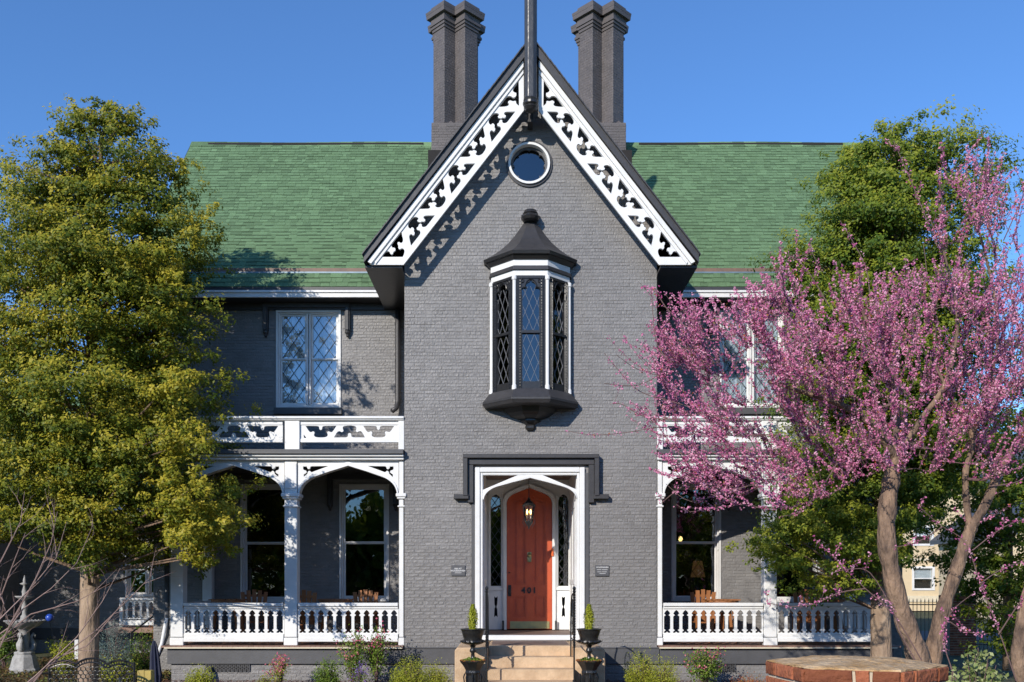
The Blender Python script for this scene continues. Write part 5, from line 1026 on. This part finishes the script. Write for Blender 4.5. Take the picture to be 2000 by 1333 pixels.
while ntw < 2000:
    a, ra = q.choice(nodes[60:]); 
    s_ = F/(a.y-CAMY); px = PX0+a.x*s_; py = PYH-(a.z-CAMZ)*s_
    if q.random() > dens(px, py)+.1: continue
    out = (a-cen); out.y *= .6; out.normalize(); d = (out*.75+Vector((q.gauss(0, .38), q.gauss(0, .38), q.gauss(.45, .35)))).normalized(); ln_ = q.uniform(.25, .75)*(1.35 if q.random() < .12 else 1)
    p1 = a+d*ln_*.5; p2 = p1+(d+Vector((0, 0, .22))).normalized()*ln_*.5; sx = PX0+p2.x*F/(p2.y-CAMY); sy = PYH-(p2.z-CAMZ)*F/(p2.y-CAMY)
    if sx < 1120 or sy > 1010 or (sx < 1290 and sy < 560) or (sy < 620 and not inpoly(sx, sy+25, poly)): continue
    limbs.tube([a, p1, p2], [.006, .004, .002], 4); bloomline([a, p1, p2], .036, .72, .012); ntw += 1
# single branches the photograph shows apart from the crown
solo = [([(1500, 850), (1400, 850), (1300, 835), (1225, 845), (1160, 850), (1105, 842)], -.8), ([(1450, 830), (1330, 790), (1250, 765), (1205, 720), (1180, 690)], -.6), ([(1330, 820), (1260, 815), (1215, 790), (1190, 790)], -.9), ([(1400, 905), (1320, 960), (1290, 985)], -.4), ([(1500, 940), (1420, 960), (1350, 980), (1300, 945)], -.7),
        ([(1560, 900), (1480, 950), (1400, 985), (1350, 1000), (1320, 985)], -.5), ([(1650, 880), (1600, 960), (1560, 1000), (1520, 1010)], -.5), ([(1800, 1290), (1745, 1200), (1690, 1150), (1640, 1100), (1590, 1052)], -1.2), ([(1690, 1150), (1640, 1158), (1590, 1180), (1540, 1185), (1500, 1178)], -1.2), ([(1810, 1330), (1760, 1240), (1745, 1195), (1700, 1120), (1660, 1112), (1625, 1120)], -1.4),
        ([(1985, 1330), (1950, 1230), (1915, 1140), (1885, 1060), (1835, 1025), (1790, 985)], -1.3), ([(1915, 1140), (1960, 1110), (2010, 1095)], -1.3), ([(1870, 1335), (1845, 1260), (1855, 1200), (1900, 1160)], -1.5), ([(1855, 1215), (1890, 1235), (1935, 1238)], -1.5), ([(1900, 1075), (1960, 1030), (2020, 1010)], -1.2), ([(1840, 1030), (1790, 1060), (1740, 1070)], -1.0),
        ([(1950, 1240), (1990, 1180), (2020, 1150)], -1.3), ([(1935, 950), (1990, 940), (2030, 900)], -1.4), ([(1700, 600), (1690, 520), (1640, 430)], .2), ([(1620, 600), (1570, 520), (1522, 490)], .1), ([(1830, 480), (1790, 380), (1745, 275)], .3), ([(1890, 420), (1905, 330), (1912, 262)], .2), ([(1960, 470), (2000, 380), (2040, 290)], .2), ([(1340, 640), (1300, 600), (1278, 560)], -.3), ([(1300, 700), (1280, 660), (1272, 560)], -.6)]
for pts, dy in solo:
    Q = smooth([(*PP(a, b_, dy+.05*i), .0085*(1-.75*i/len(pts))) for i, (a, b_) in enumerate(pts)]); limbs.tube([p[:3] for p in Q], [p[3] for p in Q], 5); V_ = [Vector(p[:3]) for p in Q]
    bloomline(V_[len(V_)//4:], .04, .62, .022)
    for v in V_[4::3]:
        if q.random() < .5: d = Vector((q.uniform(-.5, .5), q.uniform(-.4, .4), q.uniform(.1, .9))).normalized()*q.uniform(.1, .3); limbs.tube([v, v+d], [.004, .002], 4); bloomline([v, v+d], .035, .7, .02)
limbs.build('branch', twigM, t, kind='stuff')
BC = np.array(BC); n = len(BC); print('blossoms', n)
leaves('blossoms', BC, nq.normal(size=(n, 3))+np.array([-.2, -.6, .3]), .033*(.7+.6*nq.random(n)), .023*(.7+.6*nq.random(n)), np.array(BTn), pinkB, t)
k = nq.integers(0, n, 2600); leaves('young_leaves', BC[k]+nq.normal(size=(2600, 3))*.03, nq.normal(size=(2600, 3)), .035, .022, nq.random(2600), L['russet_leaf'], t)
# ================================================================ RIGHT BACKGROUND
# brick pier in the foreground: six sided
ccx, ccy, R6 = 1.54, -13.85, .385; t = thing('brick_pier', 'six sided red brick gate pier with a weathered mortar cap in the right foreground', 'pier', (ccx, ccy, 0))
va = [R(-82+60*k) for k in range(6)]; H6 = [(ccx+R6*math.cos(a), ccy+R6*math.sin(a)) for a in va]; sh = lambda e: [(ccx+(R6+e)*math.cos(a), ccy+(R6+e)*math.sin(a)) for a in va]
MB().prism(sh(-.012), 0, 1.632, 'z').build('mortar_core', joM, t)
BM = {}
def pbrick(l, var):
    if (l, var) not in BM:
        qq = random.Random(var*31+int(l*1000)); mb = MB(); j = lambda: qq.uniform(-.003, .003); e = .004; h = .0285
        vs = [(-l/2, .02, -h), (l/2, .02, -h), (l/2, .02, h), (-l/2, .02, h), (-l/2+j(), 0, -h+j()), (l/2+j(), 0, -h+j()), (l/2+j(), 0, h+j()), (-l/2+j(), 0, h+j()), (-l/2+e, -.006+j(), -h+e), (l/2-e, -.006+j(), -h+e), (l/2-e, -.006+j(), h-e), (-l/2+e, -.006+j(), h-e)]
        mb.add(vs, [(0, 1, 5, 4), (1, 2, 6, 5), (2, 3, 7, 6), (3, 0, 4, 7), (4, 5, 9, 8), (5, 6, 10, 9), (6, 7, 11, 10), (7, 4, 8, 11), (8, 9, 10, 11)], qq.random()); me = mb.mesh('brick'); me.materials.append(rbM); BM[(l, var)] = me
    return BM[(l, var)]
for r in range(23):
    z_ = 1.636-.0345-r*.069
    for k in range(6):
        a, b_ = Vector((*H6[k], z_)), Vector((*H6[(k+1) % 6], z_)); u = (b_-a).normalized(); Lf = (b_-a).length
        pat = [.180, .180] if (r+k) % 2 else [.084, .180, .084]
        if r == 0 and k == 5: pat = [.187, .055, .105]
        x_ = .008
        for l in pat:
            o = bpy.data.objects.new('brick', pbrick(l, q.randrange(8))); COL.objects.link(o); o.parent = t; o.matrix_parent_inverse = Matrix.Translation(-WL[t.name])
            o.location = a+u*(x_+l/2); o.rotation_euler = (0, 0, math.atan2(u.y, u.x)); x_ += l+.012
mb = MB(); rings6 = [(-.004, 1.630), (-.003, 1.637), (-.03, 1.641), (-.09, 1.645), (-.18, 1.652), (-.28, 1.657)]; nseg = 48; vs = []; fs = []
def hexr(a): k = (math.degrees(a)+82) % 60; return math.cos(R(30))/math.cos(R(k-30))
for e, z_ in rings6:
    for k in range(nseg):
        a = 2*math.pi*k/nseg+va[0]; rr_ = (R6+e)*hexr(a)*(1+q.uniform(-.006, .006)); vs.append((ccx+rr_*math.cos(a), ccy+rr_*math.sin(a), z_+q.uniform(-.003, .003)))
for i in range(len(rings6)-1):
    for k in range(nseg): fs.append((i*nseg+k, i*nseg+(k+1) % nseg, (i+1)*nseg+(k+1) % nseg, (i+1)*nseg+k))
fs.append(tuple(range((len(rings6)-1)*nseg, len(rings6)*nseg))); mb.add(vs, fs); mb.build('mortar_cap', mortM, t)
# iron fence and dark brick gate pier
FYr = 9.0; t = thing('iron_fence', 'black iron picket fence beyond the redbud trunks at the right', 'fence', (PX(1780, FYr), FYr, 0))
pm = MB().lathe([(.011, 0), (.011, 1.42), (.018, 1.43), (.003, 1.52)], (0, 0, 0), 5).mesh('picket'); pm.materials.append(ironM)
x_ = PX(1745, FYr)
while x_ < PX(1990, FYr)+3:
    o = bpy.data.objects.new('picket', pm); COL.objects.link(o); o.parent = t; o.matrix_parent_inverse = Matrix.Translation(-WL[t.name]); o.location = (x_, FYr, 0); x_ += .115
for z_ in (.15, 1.12, 1.32): MB().box(PX(1745, FYr), PX(1990, FYr)+3, FYr-.012, FYr+.012, z_, z_+.03).build('rail', ironM, t)
GY = 7.0; t = thing('gate_pier', 'dark red brick gate pier in shade beside the iron fence', 'pier', (PX(1880, GY), GY, 0)); gx0, gx1 = PX(1855, GY), PX(1906, GY)
c_ = MB().box(gx0, gx1, GY, GY+.66, 0, 1.55).build('core', joM, t); NBq = 0
for r in range(22):
    x_ = gx0+(0 if r % 2 else -.1)
    while x_ < gx1:
        a, b_ = max(x_, gx0), min(x_+.2, gx1); x_ += .21
        if b_-a > .04: MB().box(a, b_, GY-.012, GY-.0005, r*.07+.006, r*.07+.064, q.random()).build('brick', rbM, t)
MB().lathe([(.46, 1.55), (.46, 1.63), (.30, 1.66), (.06, 1.70), (.06, 1.74), (.16, 1.80), (.20, 1.92), (.14, 2.04), (.02, 2.08)], ((gx0+gx1)/2, GY+.33, 0), 16).build('ball_cap', rbM, t)
# cream building
CYb = 44.0; t = thing('cream_building', 'pale cream stucco building with white sash windows seen between the redbud trunks', 'building', (PX(1760, CYb), CYb, 0)); bx0, bx1 = PX(1752, CYb), PX(2090, CYb)
wins = []
for k in range(5):
    xc = PX(1803+k*62, CYb); wins += [(xc-.58, xc+.58, PZ(1063, CYb), PZ(1030, CYb)), (xc-.64, xc+.64, PZ(1150, CYb), PZ(1110, CYb))]
put('wall', cutout([[(bx0, 0), (bx1, 0), (bx1, 8.6), (bx0, 8.6)]]+[rect(w, 0) for w in wins], CYb, CYb+.3), creamM, t)
MB().box(bx0, bx1, CYb+.5, CYb+14, 0, 8.5).build('dark_interior', inM, t); MB().prism([(CYb-.7, 8.6), (CYb+7, 12), (CYb+15, 8.6)], bx0-.7, bx1+.7, 'x').build('roof', slateM, t)
MB().box(bx0-.05, bx1+.05, CYb-.08, CYb-.005, PZ(1176, CYb), PZ(1164, CYb)).box(bx0-.05, bx1+.05, CYb-.06, CYb-.005, PZ(1096, CYb), PZ(1091, CYb)).build('band', creamT, t)
for w in wins:
    f_ = frame4(w[0]-.12, w[1]+.12, w[2]-.12, w[3]+.12, .14, CYb-.06, CYb+.1).build('window', whiteM, t); MB().box(w[0], w[1], CYb+.02, CYb+.07, (w[2]+w[3])/2-.03, (w[2]+w[3])/2+.03).build('meeting_rail', whiteM, f_)
    MB().box(w[0], w[1], CYb+.12, CYb+.13, w[2], w[3]).build('pane', glassM, f_); MB().box(w[0], w[1], CYb+.2, CYb+.22, w[2]+(w[3]-w[2])*.45, w[3]).build('blind', curtM, f_)
CG = 30.0; t = thing('cream_house', 'cream gabled house seen at the right edge behind the leaves', 'building', (PX(2030, CG), CG, 0)); gx = PX(2085, CG)
MB().prism([(gx-3.0, 0), (gx+3.5, 0), (gx+3.5, 4.8), (gx+.2, 7.0), (gx-3.0, 4.4)], CG, CG+8).build('wall', creamM, t); MB().prism([(gx-3.4, 4.25), (gx+.2, 7.1), (gx+3.9, 4.6), (gx+3.9, 4.8), (gx+.2, 7.35), (gx-3.4, 4.5)], CG-.4, CG+8.3).build('roof', slateM, t)
# far trees on the horizon to the right and left, and the street trees behind the camera that the windows reflect
def treeline(name, label, x0, x1, Y, h, n, ls, m, y2=3):
    X = rng.uniform(x0, x1, n); Hh = h*(.62+.2*np.sin(X*.23)+.12*np.sin(X*.61+1)+.08*np.sin(X*1.7)); z_ = Hh*rng.random(n)**.75; C = np.stack([X, Y+rng.uniform(-y2, y2, n), z_+.2], 1)
    o = leaves(name, C, rng.normal(size=(n, 3))+np.array([0, -.3 if Y > 0 else .3, .5]), ls, ls*.6, rng.random(n), m); o['label'] = label; return o
treeline('distant_trees', 'distant mixed trees closing the view on the right behind the buildings', 14, 110, 78, 13, 20000, 1.0, hollyR)
treeline('distant_trees', 'distant trees beyond the rear wing at the far left', -110, -12, 60, 9, 9000, .8, hollyR)
treeline('street_trees', 'row of trees across the road reflected in the porch windows', -70, 70, -48, 13, 60000, .9, hollyR, 5)
